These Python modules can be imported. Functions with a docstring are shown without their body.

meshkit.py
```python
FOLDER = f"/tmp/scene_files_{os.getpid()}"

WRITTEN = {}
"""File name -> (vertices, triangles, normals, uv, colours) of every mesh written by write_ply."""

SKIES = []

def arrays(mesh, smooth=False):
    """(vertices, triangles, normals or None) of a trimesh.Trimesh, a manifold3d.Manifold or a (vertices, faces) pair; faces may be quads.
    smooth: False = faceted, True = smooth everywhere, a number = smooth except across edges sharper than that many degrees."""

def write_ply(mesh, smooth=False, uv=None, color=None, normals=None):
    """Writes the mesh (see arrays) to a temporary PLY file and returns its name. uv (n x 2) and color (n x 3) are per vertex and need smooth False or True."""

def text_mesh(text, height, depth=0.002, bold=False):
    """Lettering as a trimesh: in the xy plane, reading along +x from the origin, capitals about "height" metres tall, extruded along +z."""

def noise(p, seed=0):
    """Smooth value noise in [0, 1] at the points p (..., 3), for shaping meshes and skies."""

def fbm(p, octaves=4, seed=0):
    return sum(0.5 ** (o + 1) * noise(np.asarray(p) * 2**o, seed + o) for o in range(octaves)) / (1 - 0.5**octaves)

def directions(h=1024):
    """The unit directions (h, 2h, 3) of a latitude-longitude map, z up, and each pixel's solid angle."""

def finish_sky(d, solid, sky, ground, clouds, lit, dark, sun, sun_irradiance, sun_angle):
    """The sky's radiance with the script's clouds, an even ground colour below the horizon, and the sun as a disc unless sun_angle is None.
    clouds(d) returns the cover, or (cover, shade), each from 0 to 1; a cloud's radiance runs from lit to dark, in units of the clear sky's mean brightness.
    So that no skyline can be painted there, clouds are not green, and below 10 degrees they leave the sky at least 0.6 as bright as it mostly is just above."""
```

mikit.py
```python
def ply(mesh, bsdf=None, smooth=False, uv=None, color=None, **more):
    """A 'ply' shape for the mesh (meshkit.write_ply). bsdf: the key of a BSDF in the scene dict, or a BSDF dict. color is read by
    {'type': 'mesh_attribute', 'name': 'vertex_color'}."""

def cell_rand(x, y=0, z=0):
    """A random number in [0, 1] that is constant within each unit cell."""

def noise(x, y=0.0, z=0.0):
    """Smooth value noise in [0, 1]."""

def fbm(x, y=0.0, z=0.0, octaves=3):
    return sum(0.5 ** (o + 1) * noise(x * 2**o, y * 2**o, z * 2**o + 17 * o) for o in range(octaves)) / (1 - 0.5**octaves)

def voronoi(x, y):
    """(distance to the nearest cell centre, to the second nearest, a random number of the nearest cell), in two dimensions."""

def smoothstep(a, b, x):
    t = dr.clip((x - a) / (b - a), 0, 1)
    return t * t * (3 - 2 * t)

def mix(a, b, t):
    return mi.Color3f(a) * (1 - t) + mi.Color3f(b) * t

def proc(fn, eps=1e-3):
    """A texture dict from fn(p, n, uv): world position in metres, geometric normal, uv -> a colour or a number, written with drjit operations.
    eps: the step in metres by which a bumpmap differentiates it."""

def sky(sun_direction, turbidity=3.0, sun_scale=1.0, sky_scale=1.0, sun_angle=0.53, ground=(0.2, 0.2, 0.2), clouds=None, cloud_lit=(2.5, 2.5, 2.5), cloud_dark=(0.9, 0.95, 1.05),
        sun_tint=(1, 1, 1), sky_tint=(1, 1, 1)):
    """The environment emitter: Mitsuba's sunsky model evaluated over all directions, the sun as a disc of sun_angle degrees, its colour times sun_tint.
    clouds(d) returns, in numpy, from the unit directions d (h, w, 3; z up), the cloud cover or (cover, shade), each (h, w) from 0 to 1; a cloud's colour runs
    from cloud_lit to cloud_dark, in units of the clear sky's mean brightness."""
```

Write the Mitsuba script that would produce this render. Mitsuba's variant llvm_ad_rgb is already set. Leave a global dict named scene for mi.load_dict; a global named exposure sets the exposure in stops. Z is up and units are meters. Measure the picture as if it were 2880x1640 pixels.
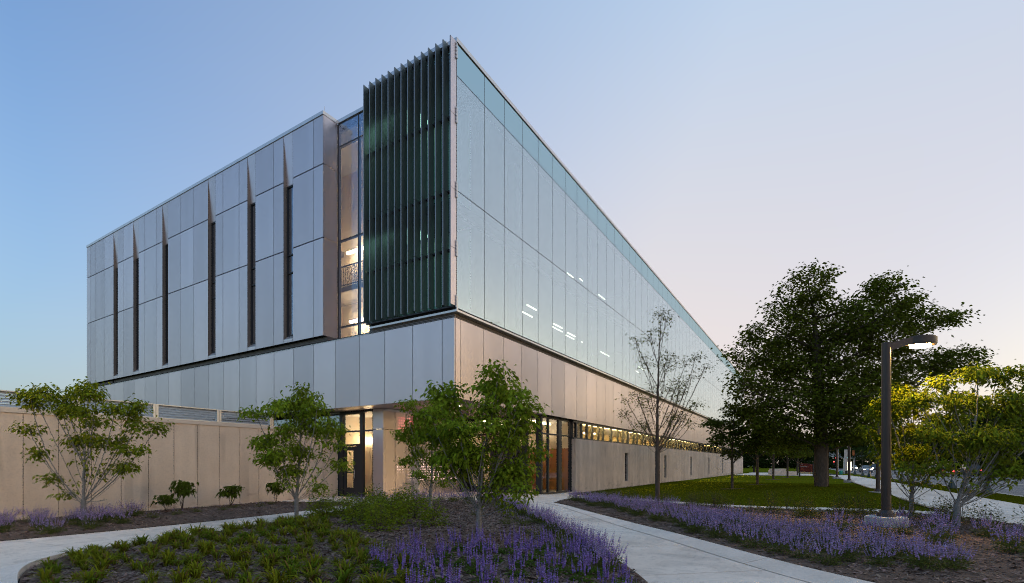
import math, random
import numpy as np, trimesh, shapely
import drjit as dr, mitsuba as mi, mikit, meshkit
from mikit import noise, fbm, smoothstep, mix
from shapely.geometry import Polygon, LineString, Point, box as sbox
from scipy.spatial import Delaunay, cKDTree

T = mi.ScalarTransform4f
scene, labels = {}, {}
PI = math.pi

# ---------------------------------------------------------------- camera, sky, exposure
TH = math.radians(31.57)                       # the long facade runs 31.6 degrees right of the view axis
FW = np.array([math.cos(TH), math.sin(TH), 0.0])
RT = np.array([math.sin(TH), -math.cos(TH), 0.0])
CAM = np.array([-14.72, -11.57, 1.60])
scene['camera'] = dict(type='perspective', fov=91.81, fov_axis='x', near_clip=0.1, far_clip=3000.0,
                       principal_point_offset_x=0.0, principal_point_offset_y=-0.2963,
                       to_world=T().look_at(origin=CAM.tolist(), target=(CAM + FW).tolist(), up=[0, 0, 1]))
SUN_AZ = TH - math.radians(80)                 # the sun has just gone down behind the trees on the right
SUN = [math.cos(SUN_AZ) * 0.9994, math.sin(SUN_AZ) * 0.9994, 0.0349]


def veil(d):
    """High thin haze: thick at the horizon and towards the set sun, warm low over the sunset."""
    el = np.arcsin(np.clip(d[..., 2], 0, 1))
    along = d[..., 0] * math.cos(SUN_AZ) + d[..., 1] * math.sin(SUN_AZ)
    wisp = 0.05 * (meshkit.fbm(d * np.array([2.0, 2.0, 7.0]), 4) - 0.5)
    cover = np.clip(-0.664 + 2.239 * ((along + 1) / 2) ** 0.913 + 0.331 * np.exp(-el / 0.2) + wisp, 0, 1)
    cover = cover * (1 - 0.95 * np.clip(along, 0, 1) ** 3.5 * np.exp(-(el / 0.48) ** 2))
    shade = np.clip(0.809 * (1 - el), 0, 1)
    return cover, shade


scene['sky'] = mikit.sky(SUN, turbidity=5.0, sun_scale=0.0, sky_scale=1.0, sky_tint=(0.312, 0.487, 0.919),
                         clouds=veil, cloud_lit=(0.797, 1.381, 2.082), cloud_dark=(2.80, 2.12, 1.62), ground=(0.12, 0.11, 0.10))
labels['sky'] = dict(label='clear dusk sky fading from blue to pale pink at the horizon', category='sky', kind='structure')
exposure = 5.25
LU = 0.0263                                     # radiance that shows as mid white at this exposure

# ---------------------------------------------------------------- helpers
_count = {}


def num(base):
    """base, then base_001, base_002 ..."""
    n = _count.get(base, 0)
    _count[base] = n + 1
    return base if n == 0 else f'{base}_{n:03d}'


def put(key, mesh, bsdf, smooth=False, label=None, cat=None, group=None, kind=None, color=None, emit=None, weight=None):
    d = mikit.ply(mesh, 'mat_' + bsdf, smooth=smooth, color=color)
    if emit is not None:
        e = dict(type='area', radiance=dict(type='rgb', value=[float(x) * LU for x in emit]))
        if weight:
            e['sampling_weight'] = float(weight)
        d['emitter'] = e
    scene[key] = d
    tag(key, label, cat, group, kind)
    return key


def tag(key, label=None, cat=None, group=None, kind=None):
    e = {k: v for k, v in dict(label=label, category=cat, group=group, kind=kind).items() if v}
    if e:
        labels[key] = e


def box(x0, x1, y0, y1, z0, z1):
    m = trimesh.creation.box(extents=(x1 - x0, y1 - y0, z1 - z0))
    m.apply_translation(((x0 + x1) / 2, (y0 + y1) / 2, (z0 + z1) / 2))
    return m


def cat(*ms):
    ms = [m for x in ms for m in (x if isinstance(x, (list, tuple)) else [x])]
    return trimesh.util.concatenate(ms)


def quad(a, b, c, d):
    return trimesh.Trimesh([a, b, c, d], [[0, 1, 2], [0, 2, 3]], process=False)


def cyl(p0, p1, r0, r1=None, n=12, caps=True):
    p0, p1 = np.asarray(p0, float), np.asarray(p1, float)
    r1 = r0 if r1 is None else r1
    t = (p1 - p0) / np.linalg.norm(p1 - p0)
    a = np.cross(t, [0, 0, 1.0] if abs(t[2]) < 0.9 else [1.0, 0, 0]); a /= np.linalg.norm(a)
    b = np.cross(t, a)
    ang = np.arange(n) * 2 * PI / n
    ring = np.cos(ang)[:, None] * a + np.sin(ang)[:, None] * b
    v = np.vstack([p0 + ring * r0, p1 + ring * r1, [p0], [p1]])
    f = []
    for i in range(n):
        j = (i + 1) % n
        f += [[i, j, n + j], [i, n + j, n + i]]
        if caps:
            f += [[j, i, 2 * n], [n + i, n + j, 2 * n + 1]]
    m = trimesh.Trimesh(v, f, process=False)
    m.fix_normals()
    return m


def extrude(poly, h, z=0.0):
    m = trimesh.creation.extrude_polygon(poly, h, engine='earcut')
    m.apply_translation((0, 0, z))
    return m


def sheet(poly, res, hfun, seed=0):
    """A triangulated sheet over a polygon, its height from hfun(x, y)."""
    x0, y0, x1, y1 = poly.bounds
    rg = np.random.default_rng(seed)
    gx, gy = np.meshgrid(np.arange(x0, x1, res), np.arange(y0, y1, res))
    p = np.stack([gx.ravel(), gy.ravel()], 1) + rg.uniform(-.25, .25, (gx.size, 2)) * res
    p = p[shapely.contains_xy(poly.buffer(-res * .45), p[:, 0], p[:, 1])]
    ring = np.array(poly.exterior.segmentize(res).coords)[:-1]
    p = np.vstack([ring] + [np.array(r.segmentize(res).coords)[:-1] for r in poly.interiors] + [p])
    tri = Delaunay(p).simplices
    c = p[tri].mean(1)
    tri = tri[shapely.contains_xy(poly, c[:, 0], c[:, 1])]
    a, b, d = p[tri[:, 0]], p[tri[:, 1]], p[tri[:, 2]]
    s = (b[:, 0] - a[:, 0]) * (d[:, 1] - a[:, 1]) - (b[:, 1] - a[:, 1]) * (d[:, 0] - a[:, 0])
    tri[s < 0] = tri[s < 0][:, ::-1]
    return trimesh.Trimesh(np.column_stack([p, hfun(p[:, 0], p[:, 1])]), tri, process=False)


def spline(pts, n=60):
    from scipy.interpolate import CubicSpline
    p = np.array(pts, float)
    s = np.r_[0, np.cumsum(np.linalg.norm(np.diff(p, axis=0), axis=1))]
    return CubicSpline(s, p)(np.linspace(0, s[-1], n))


# ---------------------------------------------------------------- materials
def rgb(*c):
    return dict(type='rgb', value=list(c))


def P(c, rough=0.5, **k):
    return dict(type='principled', base_color=c if isinstance(c, dict) else rgb(*c), roughness=rough, **k)


def two(b):
    return dict(type='twosided', bsdf=b)


def metal_fn(c, amp):
    def fn(p, n, uv):
        s = noise(p.x * 2.3 + p.y * 2.3, p.z * 0.22) * 0.6 + fbm(p.x * .6 + p.y * .7, p.z * .5, 3.1) * 0.4
        return mi.Color3f(*c) * (1 - amp + 2 * amp * s)
    return mikit.proc(fn)


def oil(b):
    return dict(type='bumpmap', waves=mikit.proc(lambda p, n, uv: noise(p.x * 1.7 + 3, p.y * 1.7, p.z * .9) + .3 * noise(p.x * 5, p.y * 5, p.z * 3), 2e-2), scale=.0035, bsdf=b)


VC = dict(type='mesh_attribute', name='vertex_color')
MATS = dict(
    metal_a=oil(P(metal_fn((.66, .585, .59), .07), .41, metallic=.84, specular=.5)),
    metal_b=oil(P(metal_fn((.63, .555, .56), .07), .43, metallic=.84, specular=.5)),
    metal_c=oil(P(metal_fn((.69, .605, .61), .07), .39, metallic=.84, specular=.5)),
    metal_trim=P((.70, .67, .65), .35, metallic=.7),
    metal_strip=P((.20, .175, .17), .5, metallic=.6),
    fin_shaded=P((.17, .205, .20), .40, metallic=.5),  # shade between the inner fins is put into this darker metal colour
    fin_edge=P((.30, .30, .31), .4, metallic=.5),
    frame_dark=P((.035, .037, .042), .38, metallic=.3),
    backing=P((.02, .02, .022), .8),
    aluminium=P((.62, .62, .62), .38, metallic=.75),
    int_wall=two(P((.70, .60, .47), .75)),
    int_white=two(P((.66, .64, .60), .8)),
    int_grey=two(P((.22, .22, .22), .8)),
    int_dim=two(P((.06, .06, .06), .8)),
    int_floor=P((.28, .25, .22), .5),
    int_wood=P((.42, .16, .06), .45),
    glass_curtain=dict(type='blendbsdf', weight=.47, a=dict(type='thindielectric', int_ior=2.25, specular_transmittance=rgb(.40, .52, .50)),
                       b=dict(type='conductor', material='none', specular_reflectance=rgb(.70, .86, .90))),
    glass_spandrel=dict(type='conductor', material='none', specular_reflectance=rgb(.42, .57, .60)),
    glass_teal=dict(type='thindielectric', int_ior=1.55, specular_reflectance=rgb(.8, 1., .95), specular_transmittance=rgb(.35, .75, .66)),
    glass_clear=dict(type='thindielectric', int_ior=1.5, specular_transmittance=rgb(.90, .93, .90)),
    glass_stair=dict(type='thindielectric', int_ior=1.9, specular_reflectance=rgb(.75, .85, 1.0), specular_transmittance=rgb(.80, .84, .86)),
    glass_slot=dict(type='thindielectric', int_ior=2.7, specular_reflectance=rgb(.7, .82, 1.0), specular_transmittance=rgb(.4, .45, .5)),
    lamp_skin=P((.8, .8, .8), .5),
    pole_brown=P((.060, .045, .038), .38, metallic=.35),
    black=P((.02, .02, .02), .6),
    pedestal=P(mikit.proc(lambda p, n, uv: mi.Color3f(.42, .39, .36) * (.75 + .5 * fbm(p.x * 9, p.y * 9, p.z * 9))), .85),
    sign_red=P((.16, .008, .012), .5), sign_cream=P((.62, .52, .36), .6), white_paint=P((.78, .78, .76), .6),
    bag_green=P((.012, .035, .028), .35), teal=P((.02, .32, .28), .5), orange=P((.65, .16, .03), .6),
    tyre=P((.02, .02, .02), .8), car_glass=P((.02, .025, .03), .08, specular=.8),
    car_silver=P((.45, .46, .48), .3, metallic=.7, clearcoat=1.0), car_white=P((.72, .72, .72), .3, clearcoat=1.0), car_dark=P((.05, .05, .06), .3, metallic=.4, clearcoat=1.0), car_red=P((.25, .02, .02), .3, clearcoat=1.0),
    bark_pale=P(mikit.proc(lambda p, n, uv: mix((.15, .135, .12), (.30, .28, .255), fbm(p.x * 26, p.y * 26, p.z * 60))), .9),
    bark_brown=P(mikit.proc(lambda p, n, uv: mix((.045, .032, .024), (.13, .095, .07), fbm(p.x * 16, p.y * 16, p.z * 5))), .9),
    leaf=dict(type='principledthin', base_color=VC, roughness=.55, diff_trans=.75, spec_trans=0.0, eta=1.4),
    petal=dict(type='principledthin', base_color=VC, roughness=.7, diff_trans=.5, spec_trans=0.0, eta=1.3),
)


def precast_fn(p, n, uv):
    s = fbm(p.x * 1.3, p.z * 1.3, p.y, 4)
    fine = fbm(p.x * 30, p.z * 30, p.y * 30, 2)
    streak = noise(p.x * 5, p.z * .5, 2.0)
    pit = smoothstep(.70, .80, noise(p.x * 36, p.z * 36, 4.0))
    run = smoothstep(.58, .80, noise(p.x * 4.2, p.z * .22, 9.0)) * smoothstep(.35, .7, noise(p.x * 1.1, p.z * .9, 5.0))
    splash = smoothstep(.45, .75, fbm(p.x * 3.0, p.z * 5.0, 3.0, 3) - .55 * (p.z - .05))
    c = mix((.68, .52, .385), (.82, .65, .495), s) * (.86 + .16 * fine + .12 * streak) * (1 - .05 * pit) * (1 - .16 * run)
    return c * (1 - .30 * splash * mi.Color3f(.8, 1.0, 1.15))


def board_fn(p, n, uv):
    s = noise(p.x * 2.9, p.z * .35, p.y * 2)
    return mix((.42, .335, .27), (.56, .455, .375), s) * (.80 + .3 * fbm(p.x * 14, p.y * 9, p.z * 3) + .12 * noise(p.x * .9, p.z * 2.2, 5.0)) * (1 - .2 * smoothstep(.45, .75, fbm(p.x * 2.0, p.z * 5.0, 3.0, 3) - .6 * (p.z - .05)))


def paving_fn(p, n, uv):
    a = fbm(p.x * .8, p.y * .8, 0.3, 4)
    b = fbm(p.x * 22, p.y * 22, 0.1, 2)
    c = fbm(p.x * 1.1 + 3 * a, p.y * 5.0, 7.0, 3)
    spot = smoothstep(.76, .82, noise(p.x * 13, p.y * 13, 1.0)) * .10 + .20 * smoothstep(.52, .80, fbm(p.x * .55 + 9, p.y * .55, 4.0, 4)) + .10 * smoothstep(.60, .66, noise(p.x * 3.1, p.y * 2.3, 8.0))
    return mix((.58, .475, .375), (.77, .645, .525), .55 * a + .45 * c) * (.92 + .16 * b - spot)


def kerb_fn(p, n, uv):
    return mix((.58, .48, .385), (.72, .60, .495), fbm(p.x * 3, p.y * 3, p.z * 3, 4)) * (.88 + .24 * fbm(p.x * 40, p.y * 40, p.z * 40, 2))


def soil_fn(p, n, uv):
    return mix((.050, .031, .022), (.185, .125, .092), fbm(p.x * 14, p.y * 14, p.z * 14, 4)) * (.7 + .6 * fbm(p.x * .7, p.y * .7, 2.0))


def lawn_fn(p, n, uv):
    a = fbm(p.x * .35, p.y * .35, 1.0, 3)
    b = fbm(p.x * 9, p.y * 9, 2.0, 3)
    m = smoothstep(.42, .66, fbm(p.x * .18, p.y * .22, 6.0, 3))
    return mix(mix((.055, .068, .003), (.105, .112, .006), .5 * a + .5 * b), (.115, .112, .010), .35 * m) * (.75 + .5 * noise(p.x * 40, p.y * 40))


def asphalt_fn(p, n, uv):
    return mi.Color3f(.075, .075, .078) * (.7 + .3 * fbm(p.x * .5, p.y * .5, 1.0) + .3 * fbm(p.x * 30, p.y * 30, 1.0, 2))


MATS.update(precast=P(mikit.proc(precast_fn), .85), precast_cap=P((.72, .60, .48), .8), board=P(mikit.proc(board_fn), .85),
            paving=P(mikit.proc(paving_fn), .78), kerb=P(mikit.proc(kerb_fn), .8), soil=P(mikit.proc(soil_fn), .95, specular=.1),
            lawn=P(mikit.proc(lawn_fn), .9, specular=0.0), asphalt=P(mikit.proc(asphalt_fn), .6), chip=two(P(VC, .9)), pebble=P(VC, .7))
scene.update({'mat_' + k: v for k, v in MATS.items()})
METALS = ['metal_a', 'metal_b', 'metal_c']

# ---------------------------------------------------------------- ground, lawn, street
def gz(x, y):
    """The forecourt rises nine centimetres towards the entrance."""
    t = np.clip((x + 5.0) / 6.0, 0, 1)
    return 0.085 * t * t * (3 - 2 * t)


put('ground', sheet(sbox(-260, -260, 420, 300), 20, lambda x, y: np.full(x.shape, -.16)), 'lawn', label='dark grass ground reaching to the horizon', cat='ground', kind='structure')

C_BED = spline([(-14.3, -8.6), (-12.9, -4.2), (-12.5, -2.42), (-12.0, -1.14), (-11.1, -.35), (-9.41, .12), (-7.9, .55), (-6.57, 1.05), (-4.85, 1.55), (-3.2, 2.25)], 60)
C_BED = np.vstack([C_BED, spline([(-3.2, 2.25), (-1.2, 2.6), (.6, 1.7), (1.6, .2), (1.3, -1.4), (-.8, -3.6), (-3.22, -5.85), (-5.1, -7.5), (-6.6, -8.62), (-8.3, -9.75), (-10.2, -10.4), (-12.6, -10.6), (-14.3, -8.6)], 90)[1:-1]])
center_poly = Polygon(C_BED).buffer(0)
K_OUT = spline([(2.35, -2.6), (1.72, -3.39), (.47, -4.5), (-1.0, -5.85), (-2.86, -7.6), (-4.01, -8.79), (-5.51, -10.14), (-6.64, -11.2), (-7.6, -12.3), (-8.3, -13.6)], 80)
K_IN = spline([(2.75, -2.75), (2.05, -3.62), (.8, -4.75), (-.66, -6.12), (-2.5, -7.9), (-3.65, -9.05), (-5.15, -10.42), (-6.22, -11.45), (-7.1, -12.5), (-7.8, -13.7)], 80)
R_BACK = spline([(2.75, -2.75), (3.9, -2.5), (5.2, -2.6), (5.75, -3.4), (4.75, -6.9), (4.15, -9.0), (4.35, -11.6), (4.3, -14.6), (3.0, -15.6), (.5, -16.4), (-3.5, -17.3)], 80)
right_poly = Polygon(np.vstack([K_IN[::-1], R_BACK])).buffer(0)
left_poly = Polygon(list(spline([(-14.5, 2.4), (-11.31, 2.85), (-10.43, 2.80), (-9.25, 2.80), (-5.89, 3.06), (-3.9, 3.35), (-2.4, 3.66), (-1.35, 4.1)], 40)) + [(-1.3, 4.6), (-2.0, 6.6), (-2.35, 7.84), (-14.5, 7.84)]).buffer(0)
lawn_front = spline([(8.9, -.35), (8.1, -1.2), (7.1, -3.3), (5.9, -6.9), (5.3, -9.0), (5.6, -11.0), (6.1, -13.3), (5.9, -14.7), (5.45, -15.5)], 40)
lawn_poly = Polygon([(86.4, -.02), (11.2, -.02)] + list(lawn_front) + [(9.27, -15.08), (17.34, -14.74), (35.6, -14.35), (64.9, -13.3), (75, -12.2), (86.4, -10.0)]).buffer(0)
def h_lawn(x, y):
    """Nearly level turf with a low rise under the old maple."""
    return -.055 + .02 * meshkit.fbm(np.stack([x * .3, y * .3, x * 0], -1)) + .34 * np.exp(-((x - 19.5) ** 2 + (y + 11.8) ** 2) / 16.0)


put('lawn', sheet(lawn_poly, .6, h_lawn), 'lawn', label='mown green lawn between the long facade and the pavement', cat='lawn', kind='structure')
gravel_poly = Polygon([(7.7, .25), (7.5, -.25), (8.9, -.37), (11.2, -.04), (11.2, .25)])
walk_poly = Polygon([(5.45, -15.5), (9.27, -15.08), (17.34, -14.74), (35.6, -14.35), (64.9, -13.3), (75, -12.2), (110, -8.0), (110, -11.5), (61, -16.1), (42.2, -17.1), (29.9, -17.6), (11.8, -18.3), (-8, -19.3), (-8, -17.5)]).buffer(0)

# paving: real slabs with open joints over a dark base
pave_all = Polygon([(-20, -20), (-20, 8.0), (1.1, 8.0), (1.1, 5.0), (7.4, 5.0), (7.4, .25), (7.5, -.25)] + [tuple(q) for q in lawn_front] + [(5.45, -15.5), (-8, -17.5), (-8, -20)])
pave = pave_all.difference(center_poly.buffer(-.05)).difference(left_poly.buffer(-.05)).difference(right_poly.buffer(-.05))
kerb_poly = Polygon(np.vstack([K_OUT, K_IN[::-1]])).buffer(0)
pave = pave.difference(kerb_poly.buffer(.004))
lk_in = spline([(-13.35, -5.6), (-12.9, -4.2), (-12.52, -2.45), (-12.05, -1.2), (-11.45, -.6)], 30)
lk_out = spline([(-13.75, -5.5), (-13.25, -4.1), (-12.9, -2.3), (-12.35, -.95), (-11.5, -.5)], 30)
left_kerb_poly = Polygon(np.vstack([lk_out, lk_in[::-1]])).buffer(0).difference(center_poly)
pave = pave.difference(left_kerb_poly.buffer(.004))
put('paving', sheet(pave_all, 1.2, lambda x, y: gz(x, y) - .035), 'backing', label='pale concrete forecourt and footpaths', cat='pavement', kind='structure')
zone_left = Polygon([(-20, -3.0), (-20, 8.0), (-1.4, 8.0), (-3.6, 2.0), (-9, -.5), (-13, -2.5)])


def strips(poly, origin, direction, step, n0, n1):
    d = np.array(direction, float) / np.linalg.norm(direction)
    q = np.array([-d[1], d[0]])
    o = np.array(origin, float)
    for k in range(n0, n1):
        a, b = o + d * step * k, o + d * step * (k + 1)
        s = Polygon([a - q * 60, b - q * 60, b + q * 60, a + q * 60]).intersection(poly)
        for g in getattr(s, 'geoms', [s]):
            g = g.buffer(-.009, join_style=2)
            for h in getattr(g, 'geoms', [g]):
                if h.area > .03:
                    yield h


def slab(poly):
    m = extrude(poly, .09)
    v = np.array(m.vertices)
    v[:, 2] += gz(v[:, 0], v[:, 1]) - .09
    m.vertices = v
    return m


for h in strips(pave.intersection(zone_left), (-11.35, 2.85), (1.0, .16), 2.05, -5, 8):
    put(num('paving__slab'), slab(h), 'paving')
rest = pave.difference(zone_left.buffer(.004))
near_right = rest.intersection(Polygon([(-20, -22), (2.6, -22), (2.6, -4.2), (-.3, -2.3), (-4, -1), (-20, -6)]))
for h in strips(near_right, (2.0, -2.6), (-.74, -.67), 2.35, -3, 12):
    put(num('paving__slab'), slab(h), 'paving')
far_part = rest.difference(near_right.buffer(.004))
for h in strips(far_part, (7.4, 0), (-1, 0), 2.4, -1, 14):
    for g in strips(h, (0, 5.0), (0, -1), 3.1, -2, 9):
        put(num('paving__slab'), slab(g), 'paving')
for poly, o, d in ((kerb_poly, (2.75, -2.7), (-.74, -.67)), (left_kerb_poly, (-13.75, -5.5), (.45, .9))):
    for h in strips(poly, o, d, 2.35, 0, 9):
        m = extrude(h, .16, -.05)
        v = np.array(m.vertices)
        top = v[:, 2] > 0
        inner = np.array([shapely.distance(Point(a, b), (right_poly if o[0] > 0 else center_poly)) for a, b in v[:, :2]])
        v[:, 2] = np.where(top, np.where(inner < .03, .085, .008 + gz(v[:, 0], v[:, 1])), v[:, 2])
        m.vertices = v
        put(num('kerb__stone'), m, 'kerb')
tag('kerb', 'low pale concrete kerb edging the planting beds', 'kerb', kind='structure')
rg = np.random.default_rng(5)


def scatter(poly, n, seed):
    r = np.random.default_rng(seed)
    x0, y0, x1, y1 = poly.bounds
    p = np.column_stack([r.uniform(x0, x1, n * 4), r.uniform(y0, y1, n * 4)])
    return p[shapely.contains_xy(poly, p[:, 0], p[:, 1])][:n]


def mound(x, y, poly, h, seed, reach=2.5):
    d = shapely.distance(shapely.points(x, y), poly.exterior)
    t = np.clip(d / reach, 0, 1)
    p = np.stack([x, y, x * 0], -1)
    edge = np.clip(d / .12, 0, 1)
    return .012 + gz(x, y) + h * t * (2 - t) + edge * (.05 * (meshkit.fbm(p * 1.6, 3, seed) - .35) + .045 * (meshkit.fbm(p * 9, 3, seed + 5) - .4))


def h_center(x, y): return mound(x, y, center_poly, .16, 1)
def h_left(x, y): return mound(x, y, left_poly, .05, 2)
def h_right(x, y): return mound(x, y, right_poly, .07, 3)


BEDS = [('planting_bed', center_poly, h_center, .09, 'mulched island bed of daylilies and catmint in the foreground', 52000),
        ('planting_bed_001', left_poly, h_left, .11, 'mulched bed along the foot of the beige wall', 9000),
        ('planting_bed_002', right_poly, h_right, .10, 'mulched bed behind the kerb with the lamp post in it', 26000)]
for key, poly, hf, res, lab, n in BEDS:
    put(key, sheet(poly, res, hf, 3), 'soil', smooth=True, label=lab, cat='planting bed', kind='structure')
    q = scatter(poly.buffer(-.03), n, 11)
    r = np.random.default_rng(12)
    L = r.uniform(.012, .055, len(q)); W = L * r.uniform(.15, .4, len(q)); a = r.uniform(0, 2 * PI, len(q))
    t1 = r.uniform(-.5, .5, len(q)); t2 = r.uniform(-.4, .4, len(q))
    u = np.stack([np.cos(a), np.sin(a), t1], 1) * L[:, None]
    w = np.stack([-np.sin(a), np.cos(a), t2], 1) * W[:, None]
    c = np.column_stack([q, hf(q[:, 0], q[:, 1]) + .006])
    v = np.stack([c - u - w, c + u - w, c + u + w, c - u + w], 1).reshape(-1, 3)
    i = np.arange(len(q))[:, None] * 4
    f = np.vstack([i + [0, 1, 2], i + [0, 2, 3]])
    col = np.array([.15, .098, .074]) * r.uniform(.35, 1.9, (len(q), 1)) * r.uniform(.9, 1.1, (len(q), 3))
    put(key + '__bark_chips', trimesh.Trimesh(v, f, process=False), 'chip', color=np.repeat(col, 4, 0), kind='stuff')

# gravel strip at the glazing
q = scatter(gravel_poly, 2600, 3)
r = np.random.default_rng(4)
ico = trimesh.creation.icosphere(subdivisions=0)
sz = r.uniform(.016, .034, (len(q), 1, 1)) * r.uniform(.7, 1.2, (len(q), 1, 3))
v = (np.array(ico.vertices)[None] * sz + np.column_stack([q, np.full(len(q), .02)])[:, None]).reshape(-1, 3)
f = (np.array(ico.faces)[None] + (np.arange(len(q)) * 12)[:, None, None]).reshape(-1, 3)
col = np.repeat(np.array([.42, .38, .33]) * r.uniform(.5, 1.3, (len(q), 1)), 12, 0)
put('gravel', trimesh.Trimesh(v, f, process=False), 'pebble', color=col, label='pale gravel strip along the foot of the corner glazing', cat='gravel', kind='stuff')
put('gravel_bed', sheet(gravel_poly, .3, lambda x, y: np.full(x.shape, -.012)), 'soil', label='dark soil under the gravel strip', cat='ground', kind='structure')

# grass blades over the nearer lawn
def blades(poly, n, seed, z, lo=.04, hi=.085, base=(.085, .10, .005)):
    p = scatter(poly, n, seed)
    r = np.random.default_rng(seed + 1)
    m = len(p)
    a = r.uniform(0, 2 * PI, m); h = r.uniform(lo, hi, m); w = r.uniform(.004, .009, m)
    c = np.column_stack([p, z(p[:, 0], p[:, 1]) if callable(z) else np.full(m, z)])
    s = np.stack([np.cos(a), np.sin(a), a * 0], 1) * w[:, None]
    tip = c + np.column_stack([r.normal(0, .35, m) * h, r.normal(0, .35, m) * h, h])
    v = np.stack([c - s, c + s, tip], 1).reshape(-1, 3)
    col = np.repeat(np.array(base) * r.uniform(.6, 1.5, (m, 1)) * r.uniform(.9, 1.1, (m, 3)), 3, 0)
    return trimesh.Trimesh(v, np.arange(3 * m).reshape(-1, 3), process=False), col


m, c = blades(lawn_poly.intersection(sbox(4, -16, 34, 0)), 130000, 21, lambda x, y: h_lawn(x, y) - .005)
put('lawn__grass', m, 'leaf', color=c, kind='stuff')

for x, y, rr0 in ((19.38, -7.0, .75), (29.56, -7.5, .8), (45.2, -7.6, .8), (54.2, -8.54, .8), (68.3, -9.2, .8)):
    put(num('lawn__mulch_ring'), sheet(Point(x, y).buffer(rr0), .25, lambda a, b: h_lawn(a, b) + .012), 'soil')

# street side
put('pavement', sheet(walk_poly, 2.0, lambda x, y: np.full(x.shape, -.03)), 'backing', label='light concrete pavement running along the street', cat='pavement', kind='structure')
for h in strips(walk_poly, (5.4, -15.5), (1, .035), 1.9, -8, 34):
    put(num('pavement__slab'), extrude(h, .06, -.062 + .05), 'paving')
verge_poly = Polygon([(-8, -19.3), (11.8, -18.3), (29.9, -17.6), (42.2, -17.1), (61, -16.1), (110, -11.5), (110, -15.5), (61, -18.6), (38.6, -19.45), (19.0, -20.3), (-8, -21.6)])
put('verge', sheet(verge_poly, 1.0, lambda x, y: np.full(x.shape, -.03)), 'lawn', label='narrow grass verge between pavement and street', cat='verge', kind='structure')
m, c = blades(verge_poly.intersection(sbox(4, -22, 46, -14)), 36000, 23, -.03, .04, .08)
put('verge__grass', m, 'leaf', color=c, kind='stuff')
mid = [(-30, -22.9), (19.0, -20.45), (38.6, -19.6), (61, -18.75), (110, -17.0), (200, -15.5), (330, -14)]
road_poly = Polygon(mid + [(330, -29), (200, -30), (110, -31.5), (61, -32.9), (38.6, -33.7), (19, -34.6), (-30, -37)])
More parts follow.
